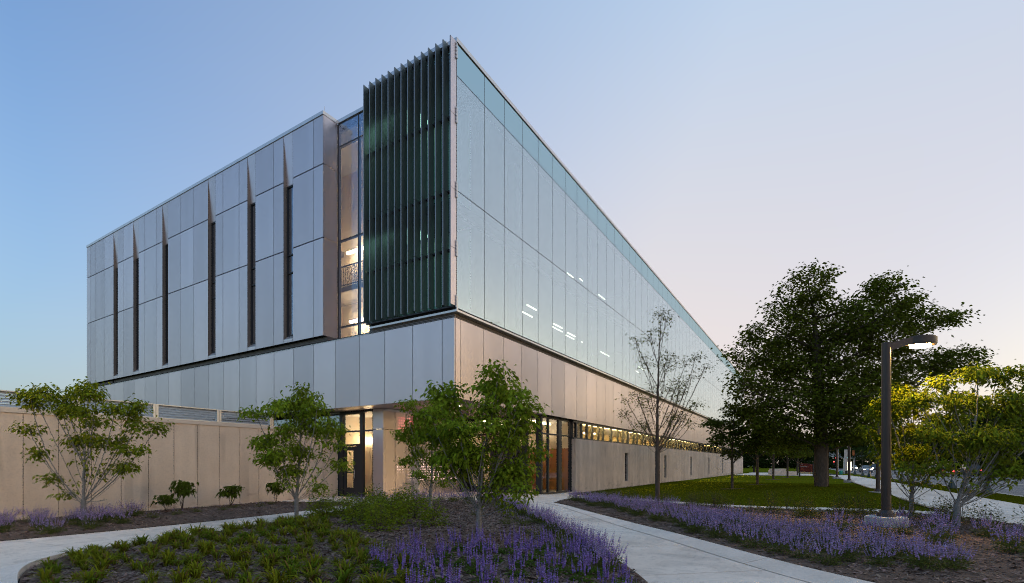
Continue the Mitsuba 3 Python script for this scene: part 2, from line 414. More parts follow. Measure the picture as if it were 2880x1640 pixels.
put('street', sheet(road_poly, 3.0, lambda x, y: np.full(x.shape, -.135)), 'asphalt', label='grey asphalt street with cars, seen between the trees', cat='road', kind='structure')
ml = LineString(mid)
for side, off in (('street_kerb', 0.08), ):
    put(side, extrude(ml.buffer(.08), .15, -.155), 'kerb', label='concrete street kerb beside the verge', cat='kerb', kind='structure')
for j, off in enumerate((3.4, 10.4)):
    for k in range(24):
        s = 48 + k * 7.5
        a, b = ml.interpolate(s), ml.interpolate(s + 2.6)
        d = np.array([b.x - a.x, b.y - a.y]); d /= np.linalg.norm(d); qn = np.array([d[1], -d[0]])
        A, B = np.array([a.x, a.y]) + qn * off, np.array([b.x, b.y]) + qn * off
        put(num('street__lane_dash'), extrude(LineString([A, B]).buffer(.06, cap_style=2), .004, -.134), 'white_paint')
for off in (6.8, 7.05):
    put(num('street__centre_line'), extrude(LineString([(p.x + .04 * off, p.y - off) for p in (ml.interpolate(s) for s in range(40, 300, 10))]).buffer(.05, cap_style=2), .004, -.134), 'sign_cream')

# ---------------------------------------------------------------- the academic building
B = 'academic_building'
tag(B, 'long metal-panelled academic building with glass upper storeys and fin-screened corner', 'building')
M = 1.524
G = .014                                        # half a joint
rb = random.Random(3)


def part(name, mesh, bsdf, **k):
    return put(num(f'{B}__{name}'), mesh, bsdf, **k)


def px_panel(x, y0, y1, z0, z1, th=.045, name='metal_panel', bsdf=None):
    """A panel in a plane of constant x, its face at x, its body behind."""
    part(name, box(x, x + th, y0 + G, y1 - G, z0 + G, z1 - G), bsdf or rb.choice(METALS))


def py_panel(y, x0, x1, z0, z1, th=.045, name='metal_panel', bsdf=None):
    part(name, box(x0 + G, x1 - G, y, y + th, z0 + G, z1 - G), bsdf or rb.choice(METALS))


XE, YE = 86.0, 33.5                             # far ends
ZS, ZB = 4.085, 7.12                            # belt bottom and top
# belt, left facade (x = 0) and long facade (y = 0)
ys = [0.0] + [.60 + k * M for k in range(22)] + [YE]
for a, b in zip(ys[:-1], ys[1:]):
    px_panel(0, a, b, ZS, ZB)
xs = [.047, .37] + [.37 + k * M for k in range(1, 57)] + [XE]
for a, b in zip(xs[:-1], xs[1:]):
    py_panel(0, a, b, ZS, ZB)
part('backing_wall', cat(box(.06, .10, .06, YE, ZS + .02, 7.2), box(.06, XE, .06, .10, ZS + .02, 7.2), box(XE - .05, XE, .1, 30, -.1, 17.4),
                         box(.1, XE, 30, 30.1, -.1, 17.4), box(.3, 8.0, 33.9, 33.98, 7.4, 17.4)), 'backing')
# soffit panels over the entrance porch, then the strip over clerestory and stair door
for i in range(5):
    for j in range(4):
        part('soffit_panel', box(.11 + i * 1.5 + .006, .11 + (i + 1) * 1.5 - .006, .11 + j * 1.95 + .006, .11 + (j + 1) * 1.95 - .006, 4.10, 4.13), 'metal_b')
part('soffit_strip', cat(box(7.63, XE, .11, .42, 4.10, 4.14), box(.11, 1.3, 7.92, YE, 4.10, 4.14)), 'metal_strip')
# recessed vent strips, and the ledge under the glass corner
ribs = [box(.03, .06, 0.03, 4.5, ZB + .02 + .055 * k, ZB + .05 + .055 * k) for k in range(3)] + [box(.03, XE, .03, .06, ZB + .02 + .055 * k, ZB + .05 + .055 * k) for k in range(3)]
part('vent_strip', cat(box(.06, .12, .03, 4.5, ZB, 7.29), box(.12, XE, .06, .12, ZB, 7.29), *ribs), 'metal_strip')
part('ledge', cat(box(-.09, .20, -.17, 4.46, 7.295, 7.37), box(.2, XE, -.17, .12, 7.295, 7.37)), 'metal_trim')
part('ledge_gasket', cat(box(-.03, .15, -.10, 4.4, 7.372, 7.455), box(.15, XE, -.10, .10, 7.372, 7.455)), 'backing')
ribs = [box(.14, .17, 7.46, YE + .3, ZB + .02 + .06 * k, ZB + .05 + .06 * k) for k in range(5)]
part('vent_strip', cat(box(.17, .25, 7.46, YE + .3, ZB - .02, 7.44), box(.2, .75, 7.46, 7.50, ZB, 7.44), *ribs), 'metal_strip')
# flat ledge top of the belt in front of the stair glass
part('belt_flashing', cat(box(.0, .9, 4.6, 7.5, ZB, ZB + .02), box(.0, .3, 7.5, YE, ZB, ZB + .02)), 'metal_trim')

# curtain wall of the long facade: dark grid behind, each pane a sheet of its own
ZT0, ZT1, ZT2, ZT3 = 7.46, 11.89, 16.2, 17.42
gx = [.06] + [1.88 + k * M for k in range(56)]
gx = [x for x in gx if x < XE - .3] + [XE]
for k, (a, b) in enumerate(zip(gx[:-1], gx[1:])):
    for z0, z1, name in ((ZT0, ZT1, 'curtain_pane'), (ZT1, ZT2, 'curtain_pane'), (ZT2, ZT3, 'curtain_pane')):
        t = [rb.uniform(-.0016, .0016) for _ in range(4)]
        m = quad((a + .018, -.05 + t[0], z0 + .018), (b - .018, -.05 + t[1], z0 + .018), (b - .018, -.05 + t[2], z1 - .018), (a + .018, -.05 + t[3], z1 - .018))
        part(name, m, 'glass_spandrel' if z0 == ZT2 else 'glass_curtain')
for x in gx:
    part('mullion', box(x - .02, x + .02, -.046, -.030, ZT0, ZT3), 'frame_dark')
for z in (ZT0 + .03, ZT1, ZT2, ZT3):
    part('transom', box(.05, XE, -.044, -.028, z - .022, z + .022), 'frame_dark')
part('corner_post', box(.0, .06, -.06, .06, ZT0, 17.45), 'frame_dark')
for a, b in zip(gx[0:-1:2], gx[2::2] + [XE]):
    if b > a + .1:
        part('coping', box(a - (.05 if a < .1 else 0) + .004, b - .004, -.09, .35, 17.44, 17.6), 'metal_trim')
part('coping', box(-.06, .3, .36, 4.56, 17.44, 17.6), 'metal_trim')
part('coping', box(.68, 1.1, 4.57, 7.44, 17.44, 17.6), 'metal_trim')
part('roof', cat(box(.3, XE, .3, 4.56, 17.3, 17.43), box(1.0, XE, 4.56, 7.46, 17.3, 17.43), box(.3, XE, 7.46, 30, 17.3, 17.43), box(.3, 12, 30, 33.9, 17.3, 17.43)), 'metal_strip')

# fin screen of the corner: glass wall behind, fourteen fins in front
fy = [.6 + k * M for k in range(3)]
for a, b in zip([.07] + fy, fy + [4.55]):
    for z0, z1 in ((ZT0, 11.85), (11.85, 14.63), (14.63, 17.4)):
        part('corner_pane', quad((.06, a + .02, z0 + .02), (.06, b - .02, z0 + .02), (.06, b - .02, z1 - .02), (.06, a + .02, z1 - .02)), 'glass_teal')
for y in fy:
    part('corner_mullion', box(.03, .14, y - .04, y + .04, ZT0, 17.4), 'frame_dark')
part('screen_return', box(.05, .74, 4.55, 4.61, 7.14, 17.44), 'fin_shaded')
for z in (9.65, 11.85, 14.63, 17.3):
    part('fin_rail', box(-.10, .04, -.02, 4.6, z - .03, z + .03), 'frame_dark')
part('fin_rail', box(-.16, .02, -.02, 4.6, 7.462, 7.52), 'frame_dark')
zf = [7.53, 9.65, 11.85, 14.63, 17.42]
for i in range(14):
    y = -.06 + i * .3535
    f = num(f'{B}__sun_fin')
    for k in range(4):
        z0, z1 = zf[k] + (.008 if k else 0), zf[k + 1] - (.008 if k < 3 else 0)
        put(num(f + '__blade'), box(-.325, -.012 if i else .0, y - .016, y + .016, z0, z1), 'metal_c' if i == 0 else 'fin_shaded')  # end fin keeps the panel metal, inner ones the shade-coloured copy
        put(num(f + '__nose'), box(-.338, -.326, y - .022, y + .022, z0, z1), 'fin_edge')
    if i % 4 in (0, 3):
        put(num(f + '__bracket'), cat([box(-.03, .0, y + .02, y + .06, z + dz, z + dz + .05) for z in zf[1:4] for dz in (-.35, -.2, .12, .28)]), 'aluminium')
for z in (7.6, 9.65, 11.85, 14.63, 17.05):
    part('hinge_plate', cat(box(-.03, .03, -.125, -.085, z - .28, z + .28), *[box(-.055, -.028, -.12, -.09, z - .27 + .13 * k, z - .20 + .13 * k) for k in range(5)]), 'aluminium')

# stair glass between screen and metal block
for y0, y1 in ((4.62, 6.06), (6.06, 7.42)):
    for z0, z1 in ((7.14, 7.96), (7.96, 11.97), (11.97, 16.36), (16.36, 17.42)):
        t = [rb.uniform(-.002, .002) for _ in range(4)]
        part('stair_pane', quad((.74 + t[0], y0 + .03, z0 + .03), (.74 + t[1], y1 - .03, z0 + .03), (.74 + t[2], y1 - .03, z1 - .03), (.74 + t[3], y0 + .03, z1 - .03)), 'glass_slot' if z0 > 16 else 'glass_stair')
for y in (4.64, 6.06, 7.42):
    part('stair_mullion', box(.73, .86, y - .03, y + .03, 7.14, 17.42), 'frame_dark')
for z in (7.96, 11.97, 16.36):
    part('stair_transom', box(.733, .85, 4.62, 7.42, z - .03, z + .03), 'frame_dark')

# the metal block of the upper left, with folded slots over six tall windows
XB, Y0B, Y1B = -.07, 7.455, 33.98
zr = [7.43, 11.88, 15.21, 17.44]
wins = [(9.67, 10.39), (12.74, 13.44), (16.5, 17.26), (21.83, 22.52), (25.68, 26.45), (28.77, 29.44)]
seams = [Y0B, 8.14, 11.19, 14.21, 15.75, 18.79, 20.33, 23.33, 24.88, 27.94, 30.98, 32.51, 33.39, Y1B] + [w for p in wins for w in p]
seams = sorted(seams)
for a, b in zip(seams[:-1], seams[1:]):
    if (a, b) in wins:
        continue
    for z0, z1 in zip(zr[:-1], zr[1:]):
        px_panel(XB, a, b, z0 + (.012 if z0 > 8 else 0), z1 - (.012 if z1 < 17 else 0))
for z0, z1 in zip(zr[:-1], zr[1:]):
    part('return_panel', box(XB + .05, .72, Y0B, Y0B + .045, z0 + G, z1 - G), 'metal_a')
    part('return_panel', box(XB + .05, 9, Y1B - .045, Y1B, z0 + G, z1 - G), 'metal_b')
back = []
for a, b in zip([Y0B + .05] + [w[1] for w in wins], [w[0] for w in wins] + [Y1B - .05]):
    back.append(box(XB + .06, XB + .1, a + .02, b - .02, 7.45, 17.4))
back.append(box(XB + .03, .9, Y0B + .05, Y1B - .05, 7.435, 7.45))
part('backing_wall', cat(back), 'backing')
for (a, b) in wins:
    z0, z1, xg = 7.80, 15.06, .13
    w = num(f'{B}__slot_window')
    put(w + '__frame', cat(box(xg - .03, xg + .08, a + .003, a + .055, z0, z1), box(xg - .03, xg + .08, b - .055, b - .003, z0, z1), *[box(xg - .028, xg + .07, a + .055, b - .055, z - .03, z + .03) for z in (z0 + .03, 10.85, 11.72, z1 - .03)]), 'frame_dark')
    put(w + '__pane', quad((xg + .02, a + .05, z0), (xg + .02, b - .05, z0), (xg + .02, b - .05, z1), (xg + .02, a + .05, z1)), 'glass_slot')
    for y, s in ((a, 1), (b, -1)):
        yy = y + s * .004
        poly = trimesh.Trimesh([(XB + .004, yy, 7.62), (.17, yy, 7.80), (.17, yy, 15.1), (XB + .004, yy, 17.43)], [[0, 1, 2], [0, 2, 3]], process=False)
        n2 = poly.copy(); n2.invert(); n2.apply_translation((0, -s * .003, 0))
        put(num(w + '__jamb'), cat(poly if s > 0 else n2, n2 if s > 0 else poly), 'metal_dim')
    put(w + '__head', trimesh.convex.convex_hull(np.array([(XB, y, 17.43) for y in (a + .01, b - .01)] + [(XB + .03, y, 17.43) for y in (a + .01, b - .01)] + [(.095, y, 15.08) for y in (a + .01, b - .01)] + [(.145, y, 15.08) for y in (a + .01, b - .01)])), rb.choice(METALS))
    put(w + '__sill', trimesh.convex.convex_hull(np.array([(XB, y, z) for y in (a + .01, b - .01) for z in (7.56, 7.60)] + [(.115, y, z) for y in (a + .01, b - .01) for z in (7.70, 7.79)])), 'metal_trim')
    px_panel(XB, a, b, zr[0], 7.60)
    put(w + '__interior', cat(box(.9, .95, a - .5, b + .5, 7.5, 15.4)), 'int_grey')
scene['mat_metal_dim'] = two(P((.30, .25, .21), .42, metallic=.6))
cy = [Y0B - .02] + [Y0B + 4.4 * k for k in range(1, 6)] + [Y1B + .02]
for a, b in zip(cy[:-1], cy[1:]):
    part('coping', box(XB - .03, .3, a + .004, b - .004, 17.44, 17.6), 'metal_trim')
part('coping', box(.3, .72, Y0B - .02, Y0B + .2, 17.44, 17.6), 'metal_trim')
part('lightning_rod', cyl((.12, 7.6, 17.6), (.12, 7.6, 17.95), .012, n=6), 'metal_trim')
# lower wing running on behind the yard
part('low_wing', cat(box(.25, 9, 34.0, 60, 3.0, 6.9), box(.2, 9, 34.0, 60, 6.9, 7.0)), 'metal_b')

# ground storey, left facade: stair lobby glazing, storefront over the yard wall, column
XD = 1.10
part('door_frame', cat([box(XD, XD + .14, a, b, z0, z1) for a, b, z0, z1 in
     ((5.50, 5.56, .05, 4.08), (6.20, 6.40, .05, 4.08), (7.56, 7.80, .05, 4.08), (5.56, 6.20, .05, .14), (5.56, 6.20, 3.99, 4.08), (6.40, 7.56, 3.93, 4.08),
      (5.56, 6.20, 3.10, 3.17), (6.40, 7.56, 3.10, 3.17), (6.40, 7.56, 2.46, 2.54), (6.40, 6.62, .05, 2.46), (7.54, 7.56, .05, 2.46))]), 'frame_dark')
part('lobby_pane', quad((XD + .06, 5.56, .14), (XD + .06, 6.20, .14), (XD + .06, 6.20, 3.1), (XD + .06, 5.56, 3.1)), 'glass_clear')
part('lobby_pane', quad((XD + .06, 5.56, 3.17), (XD + .06, 6.20, 3.17), (XD + .06, 6.20, 3.99), (XD + .06, 5.56, 3.99)), 'glass_clear')
part('lobby_pane', quad((XD + .06, 6.40, 3.17), (XD + .06, 7.56, 3.17), (XD + .06, 7.56, 3.93), (XD + .06, 6.40, 3.93)), 'glass_clear')
part('lobby_pane', quad((XD + .06, 6.40, 2.54), (XD + .06, 7.56, 2.54), (XD + .06, 7.56, 3.1), (XD + .06, 6.40, 3.1)), 'glass_clear')
dk = f'{B}__stair_door'
put(dk + '__leaf', cat(box(XD + .03, XD + .09, 6.64, 6.86, .07, 2.44), box(XD + .03, XD + .09, 7.36, 7.53, .07, 2.44), box(XD + .03, XD + .09, 6.86, 7.36, 2.24, 2.44), box(XD + .03, XD + .09, 6.86, 7.36, .07, .50)), 'frame_dark')
put(dk + '__pane', quad((XD + .06, 6.86, .5), (XD + .06, 7.36, .5), (XD + .06, 7.36, 2.24), (XD + .06, 6.86, 2.24)), 'glass_clear')
put(dk + '__push_bar', box(XD + .075, XD + .12, 6.80, 7.40, 1.18, 1.23), 'frame_dark')
put(dk + '__handle', cyl((XD - .03, 6.72, .95), (XD - .03, 6.72, 1.35), .014), 'aluminium')
for z0, z1 in ((.05, 3.175), (3.175, 4.09)):
    part('column_panel', box(XD - .02, XD + .10, 4.86, 5.50, z0 + G, z1 - G), 'metal_a')
part('storefront', cat(box(XD + .3, XD + .36, 7.8, YE, 0, 4.1)), 'backing')
for y in (8.6, 10.1, 11.6, 13.1):
    part('storefront_pane', quad((XD + .06, y - 1.38 if y > 9 else 7.83, 3.0), (XD + .06, y, 3.0), (XD + .06, y, 4.0), (XD + .06, y - 1.38 if y > 9 else 7.83, 4.0)), 'glass_slot')
    part('storefront_mullion', box(XD + .03, XD + .13, y + .005, y + .115, 2.6, 4.09), 'frame_dark')

# porch wall with backlit perforations (y = 5)
px_ = [1.33, 1.95] + [1.95 + .715 * k for k in range(1, 7)] + [6.80]
for a, b in zip(px_[:-1], px_[1:]):
    if b - a > .1:
        for z0, z1 in ((.07, 3.175), (3.175, 4.09)):
            part('porch_panel', box(a + G, b - G, 5.0, 5.04, z0 + G, z1 - G), 'metal_c')
part('porch_panel', box(1.21, 1.33 - G, 5.0, 5.04, .08, 3.16), 'metal_a')
part('porch_panel', box(1.21, 1.33 - G, 5.0, 5.04, 3.19, 4.08), 'metal_a')
part('backing_wall', cat(box(1.2, 7.6, 5.05, 5.10, 0, 4.09)), 'backing')


def dots(rows, seed, x0, x1, z0, z1, p):
    r = np.random.default_rng(seed)
    ms = []
    for k, z in enumerate(np.arange(z0, z1, .125)):
        for x in np.arange(x0, x1, .105):
            a = meshkit.noise(np.array([x * 1.7, z * 2.2, 3.0]), seed)
            s = max(0, a - p) * .085 * r.uniform(.3, 1.3)
            if s > .006 and min(abs(x - e) for e in px_) > .05:
                d = trimesh.creation.cylinder(radius=min(s, .034), height=.006, sections=8)
                d.apply_transform(trimesh.transformations.rotation_matrix(PI / 2, (1, 0, 0)))
                d.apply_translation((x, 5.0, z)); ms.append(d)
    return cat(ms)


part('perforation', dots(0, 3, 2.1, 6.7, .85, 2.1, .25), 'lamp_skin', emit=(1.5, .88, .78), weight=.4, kind='stuff', label='small round perforations glowing pale pink')
part('perforation', dots(0, 8, 2.15, 6.6, 2.9, 4.0, .30), 'lamp_skin', emit=(1.3, .13, .16), weight=.4, kind='stuff', label='small round perforations glowing red')

# glazed entrance vestibule: west face x = 7.5 (doors), south face y = .3
XV, YV = 7.45, .30
zt, zb = 4.08, .06
part('vestibule_frame', cat([box(XV, XV + .13, a, b, z0, z1) for a, b, z0, z1 in
     ((YV, .62, zb, zt), (1.12, 1.44, zb, zt), (4.90, 5.0, zb, zt), (3.10, 3.28, zb, zt), (.62, 4.90, zt - .10, zt), (.62, 4.90, 3.17, 3.25), (1.44, 4.90, 2.46, 2.56), (.62, 1.12, zb, .17))] +
     [box(a, b, YV, YV + .13, z0, z1) for a, b, z0, z1 in ((XV + .13, 8.28, zb, .14), (8.28, 11.3, zb, .14), (XV + .13, 8.28, zt - .10, zt), (8.20, 8.30, .14, zt - .1), (9.40, 9.80, .14, zt - .1), (10.88, 11.30, .14, zt - .1), (8.3, 11.3, zt - .10, zt), (XV + .13, 11.3, 3.14, 3.21))]), 'frame_dark')
for y0, y1, z0, z1 in ((.62, 1.12, .17, 3.17), (.62, 1.12, 3.25, 3.98), (1.44, 3.10, 2.56, 3.17), (1.44, 3.10, 3.25, 3.98), (3.28, 4.90, 2.56, 3.17), (3.28, 4.90, 3.25, 3.98)):
    part('vestibule_pane', quad((XV + .06, y0, z0), (XV + .06, y1, z0), (XV + .06, y1, z1), (XV + .06, y0, z1)), 'glass_clear')
for x0, x1 in ((XV + .13, 8.20), (8.30, 9.40), (9.80, 10.88)):
    for z0, z1 in ((.14, 3.14), (3.21, 3.98)):
        part('vestibule_pane', quad((x0, YV + .06, z0), (x1, YV + .06, z0), (x1, YV + .06, z1), (x0, YV + .06, z1)), 'glass_clear')
for i, (y0, y1) in enumerate(((1.46, 2.26), (2.28, 3.08), (3.30, 4.08), (4.10, 4.88))):
    d = num(f'{B}__entrance_door')
    put(d + '__leaf', cat(box(XV + .03, XV + .09, y0, y0 + .15, .07, 2.45), box(XV + .03, XV + .09, y1 - .15, y1, .07, 2.45), box(XV + .03, XV + .09, y0 + .15, y1 - .15, 2.28, 2.45), box(XV + .03, XV + .09, y0 + .15, y1 - .15, .07, .42)), 'frame_dark')
    put(d + '__pane', quad((XV + .06, y0 + .15, .42), (XV + .06, y1 - .15, .42), (XV + .06, y1 - .15, 2.28), (XV + .06, y0 + .15, 2.28)), 'glass_clear')
    hy = y1 - .08 if i % 2 == 0 else y0 + .08
    put(d + '__handle', cyl((XV - .03, hy, 1.02), (XV - .03, hy, 1.34), .016), 'aluminium')
    put(d + '__push_bar', box(XV + .095, XV + .13, y0 + .1, y1 - .1, 1.17, 1.22), 'aluminium')

# board-marked concrete base of the long facade, strip by strip, with five slit windows
slots = [(19.4, 20.1), (30.05, 30.8), (40.75, 41.45), (51.2, 51.9), (61.6, 62.3), (72.0, 72.7)]
x = 10.95
rr = random.Random(8)
while x < 85.4:
    w = rr.choice((.40, .46, .52)) if x < 36 else rr.choice((1.2, 1.6))
    nx = x + w
    for s0, s1 in slots:
        if x < s0 < nx + .2:
            nx = s0
        elif s0 <= x < s1:
            nx = s1
    nx = min(nx, 85.4)
    dy = rr.uniform(0, .014)
    if any(abs(x - s0) < .01 for s0, _ in slots):
        part('concrete_board', box(x + .003, nx - .003, dy, .24, -.1, .40), 'board')
        part('concrete_board', box(x + .003, nx - .003, dy, .24, 2.40, 3.04), 'board')
        w_ = num(f'{B}__slit_window')
        put(w_ + '__pane', quad((x + .05, .17, .42), (nx - .05, .17, .42), (nx - .05, .17, 2.38), (x + .05, .17, 2.38)), 'glass_slot')
        put(w_ + '__frame', cat(box(x + .003, x + .05, .14, .20, .40, 2.40), box(nx - .05, nx - .003, .14, .20, .40, 2.40)), 'frame_dark')
    else:
        part('concrete_board', box(x + .003, nx - .003, dy, .24, -.1, 3.04), 'board')
    x = nx
part('base_wall', box(10.97, 85.4, .245, .32, -.1, 3.03), 'backing')
# clerestory band over the base
part('clerestory_sill', box(10.95, 85.4, .10, .34, 3.045, 3.12), 'frame_dark')
part('clerestory_head', box(10.95, 85.4, .12, .30, 3.98, 4.09), 'frame_dark')
cm = [10.95, 11.40]
x = 11.40
rr = random.Random(2)
while x < 84.5:
    x += rr.choice((.80, 1.05, 1.40)) if x < 44 else rr.choice((1.6, 2.2, 3.0))
    cm.append(min(x, 85.35))
for k, x in enumerate(cm):
    part('clerestory_mullion', box(x - .04 if k else x, x + (.12 if k % 3 == 1 else .05), .14, .28, 3.12, 3.98), 'frame_dark')
for k, (a, b) in enumerate(zip(cm[:-1], cm[1:])):
    if k:
        part('clerestory_pane', quad((a + .06, .21, 3.12), (b - .04, .21, 3.12), (b - .04, .21, 3.98), (a + .06, .21, 3.98)), 'glass_clear')

# ---- interiors seen through the glass
def lamp(mesh, e, weight=1.0, label=None):
    return part('ceiling_lamp', mesh, 'lamp_skin', emit=e, weight=weight, label=label)


WARM = (1.0, .76, .46)
def warm(k): return tuple(k * c for c in WARM)


# upper laboratory floors behind the curtain wall
part('upper_floor', cat(box(.3, 4.7, .30, 4.6, 7.15, 7.45), box(.3, 4.7, .35, 4.6, 11.55, 11.86), box(4.7, XE - .1, .30, 9.0, 7.15, 7.45), box(4.7, XE - .1, .35, 9.0, 11.55, 11.86)), 'int_dim')
part('upper_ceiling', cat(box(.3, 4.7, .4, 4.6, 11.35, 11.40), box(.3, 4.7, .3, 4.6, 16.25, 16.3), box(4.7, XE - .1, .4, 9.0, 11.35, 11.40), box(4.7, XE - .1, .3, 9.0, 16.25, 16.3)), 'int_dim')
part('upper_wall', cat(box(4.6, XE - .1, 9.0, 9.1, 7.4, 17.3), box(.8, 4.7, 4.62, 4.69, 7.4, 17.3), *[box(x, x + .12, 2.6, 9.0, 7.4, 17.3) for x in (27, 45, 64)]), 'int_dim')
part('corner_reflector', box(1.75, 1.8, .6, 4.6, 7.46, 16.2), 'int_white')  # added white wall, reflects light back out through the teal corner glass
part('upper_column', cat([box(x, x + .45, .9, 1.35, 7.4, 16.3) for x in np.arange(5.9, 84, 9.14)]), 'int_dim')
up_lamps = [box(x, x + l, y, y + .07, z, z + .06) for x, l, y, z in ((9.0, 1.1, 2.0, 10.35), (11.9, 1.3, 4.0, 11.05), (12.2, 1.2, 2.0, 10.1), (14.2, 1.2, 2.0, 10.0), (16.0, 1.6, 4.0, 11.1), (18.2, 1.4, 4.0, 11.0), (16.8, 1.3, 2.0, 10.2), (21.0, 1.8, 4.0, 11.1), (25, 2, 4.0, 11.1), (29, 2, 2.0, 10.3), (33.5, 2, 4.0, 11.0), (18.4, 1.1, 4.0, 15.6), (20.6, 1.2, 4.0, 15.9), (24.5, 1.5, 4.0, 15.8))]
for m in up_lamps:
    lamp(m, (7, 6.2, 4.8), .2)
# stair hall
part('stair_wall', cat(box(3.2, 3.3, 4.7, 11, 0, 17.3), box(.9, 3.2, 10.2, 10.3, 7.0, 17.3), box(1.3, 3.2, 5.12, 5.18, 0, 4.05), box(.9, 3.2, 4.70, 4.76, 7.1, 17.0), box(XD + .2, 3.2, 8.6, 8.7, 0, 4.1)), 'int_wall')
part('stair_ceiling', cat(box(.8, 3.2, 4.7, 10.2, 17.0, 17.1), box(1.2, 3.2, 4.72, 8.6, 4.02, 4.08)), 'int_white')
part('stair_landing', cat(box(1.7, 3.2, 4.7, 10.2, 10.05, 10.30), box(1.0, 3.2, 4.7, 10.2, 6.95, 7.13), box(1.3, 3.2, 4.7, 8.6, .03, .06), box(.86, 1.7, 8.2, 10.2, 11.75, 12.0)), 'int_floor')
rail = [box(1.70, 1.74, 4.8, 10.1, 11.28, 11.33), box(1.70, 1.74, 4.8, 10.1, 10.36, 10.40)] + [box(1.71, 1.73, y, y + .022, 10.4, 11.28) for y in np.arange(4.9, 10.1, .14)]
part('stair_railing', cat(rail), 'frame_dark')
st = [box(1.6 + .28 * k, 3.2, 5.0, 5.95, .06 + .17 * k, .06 + .17 * (k + 1)) for k in range(6)]
part('stair_flight', cat(st), 'int_grey')
lamp(box(2.7, 2.82, 7.6, 9.2, 12.5, 12.6), warm(48), 2.5)
lamp(box(2.7, 2.82, 7.2, 9.0, 8.9, 9.0), warm(42), 2.0)
lamp(box(.45, 1.5, 2.5, 4.4, 16.17, 16.20), (1.7, 1.65, 1.5), .5)  # added hidden lamp, brightens the teal glass between the fins
lamp(box(.45, 1.5, 2.5, 4.4, 11.30, 11.33), (1.7, 1.65, 1.5), .5)  # second added lamp for the teal glass, one storey lower
lamp(box(3.08, 3.19, 6.6, 8.45, 2.72, 2.90), warm(24), 2.0, 'bright linear wall lamp inside the stair lobby')
# vestibule and corridor
part('hall_floor', cat(box(7.5, XE, .35, 7.0, .0, .05)), 'int_floor')
part('hall_ceiling', cat(box(7.5, XE, .31, 7.0, 4.04, 4.08)), 'int_white')
part('hall_wall', cat(box(12.2, 12.3, .35, 3.2, .05, 4.02), box(7.6, 12.3, 6.0, 6.1, .05, 4.02), box(12.3, XE, 3.4, 3.5, .05, 4.02), box(10.4, 12.2, 3.2, 3.3, .05, 4.02)), 'int_wall')
part('wood_panel', cat(box(12.16, 12.195, .4, 1.75, .08, 2.55), box(12.16, 12.195, 1.80, 3.18, .08, 2.55), box(10.4, 12.16, 3.16, 3.195, .08, 2.55)), 'int_wood')
lamp(box(8.4, 11.6, 1.9, 2.05, 3.93, 4.0), warm(13), 2.0)
lamp(box(8.0, 10.0, 4.2, 4.35, 3.93, 4.0), warm(13), 1.5)
for x0 in (13.0, 21.0, 29.0, 37.0):
    lamp(box(x0, x0 + 7.0, .33, .45, 4.0, 4.03), (80, 56, 19), 1.5)
lamp(box(50, 62, .33, .45, 4.0, 4.03), (56, 40, 14), .6)
for k, (x, y, z) in enumerate(((14.2, .9, 3.55), (14.75, 1.0, 3.5), (15.7, .8, 3.6))):
    s = trimesh.creation.icosphere(subdivisions=1, radius=.05); s.apply_translation((x, y, z))
    part('pendant_lamp', s, 'lamp_skin', emit=(40, 30, 16), weight=.2)
# porch downlights
for x, y in ((2.1, 1.5), (4.2, 1.5), (4.2, 3.4)):
    part('porch_lamp', box(x - .35, x + .35, y - .06, y + .06, 4.075, 4.098), 'lamp_skin', emit=warm(10), weight=1.2)

# ---------------------------------------------------------------- yard wall with louvred screen
tag('yard_wall', 'long beige precast concrete wall on the left, standing out from the building', 'wall')
YW = 7.85
for k in range(20):
    b = 1.06 - .785 * k
    put(num('yard_wall__panel'), box(b - .785 + .009, b - .009, YW + rb.uniform(0, .004), YW + .22, -.1, 3.06), 'precast')
put('yard_wall__core', box(-14.6, 1.05, YW + .03, YW + .20, -.1, 3.05), 'backing')
for k in range(5):
    put(num('yard_wall__coping'), box(1.09 - 3.14 * (k + 1) + .005, 1.09 - 3.14 * k - .005, YW - .035, YW + .26, 3.065, 3.20), 'precast_cap')
tag('louvre_screen', 'grey aluminium louvre screen on top of the beige yard wall', 'louvre')
lx = [-13.0, -10.86, -8.72, -6.57, -4.44, -2.3]
for x in lx:
    put(num('louvre_screen__post'), cat(box(x - .075, x + .0, YW + .02, YW + .16, 3.20, 3.68), box(x + .012, x + .085, YW + .02, YW + .16, 3.20, 3.68)), 'aluminium')
for a, b in zip(lx[:-1], lx[1:]):
    for k in range(5):
        z = 3.235 + .088 * k
        m = box(a + .09, b - .08, -.006, .006, -.043, .043)
        m.apply_transform(trimesh.transformations.rotation_matrix(math.radians(-38), (1, 0, 0)))
        m.apply_translation((0, YW + .08, z + .03))
        put(num('louvre_screen__slat'), m, 'aluminium')
    put(num('louvre_screen__rail'), cat(box(a + .09, b - .08, YW + .03, YW + .14, 3.655, 3.685), box(a + .09, b - .08, YW + .03, YW + .14, 3.203, 3.225)), 'aluminium')


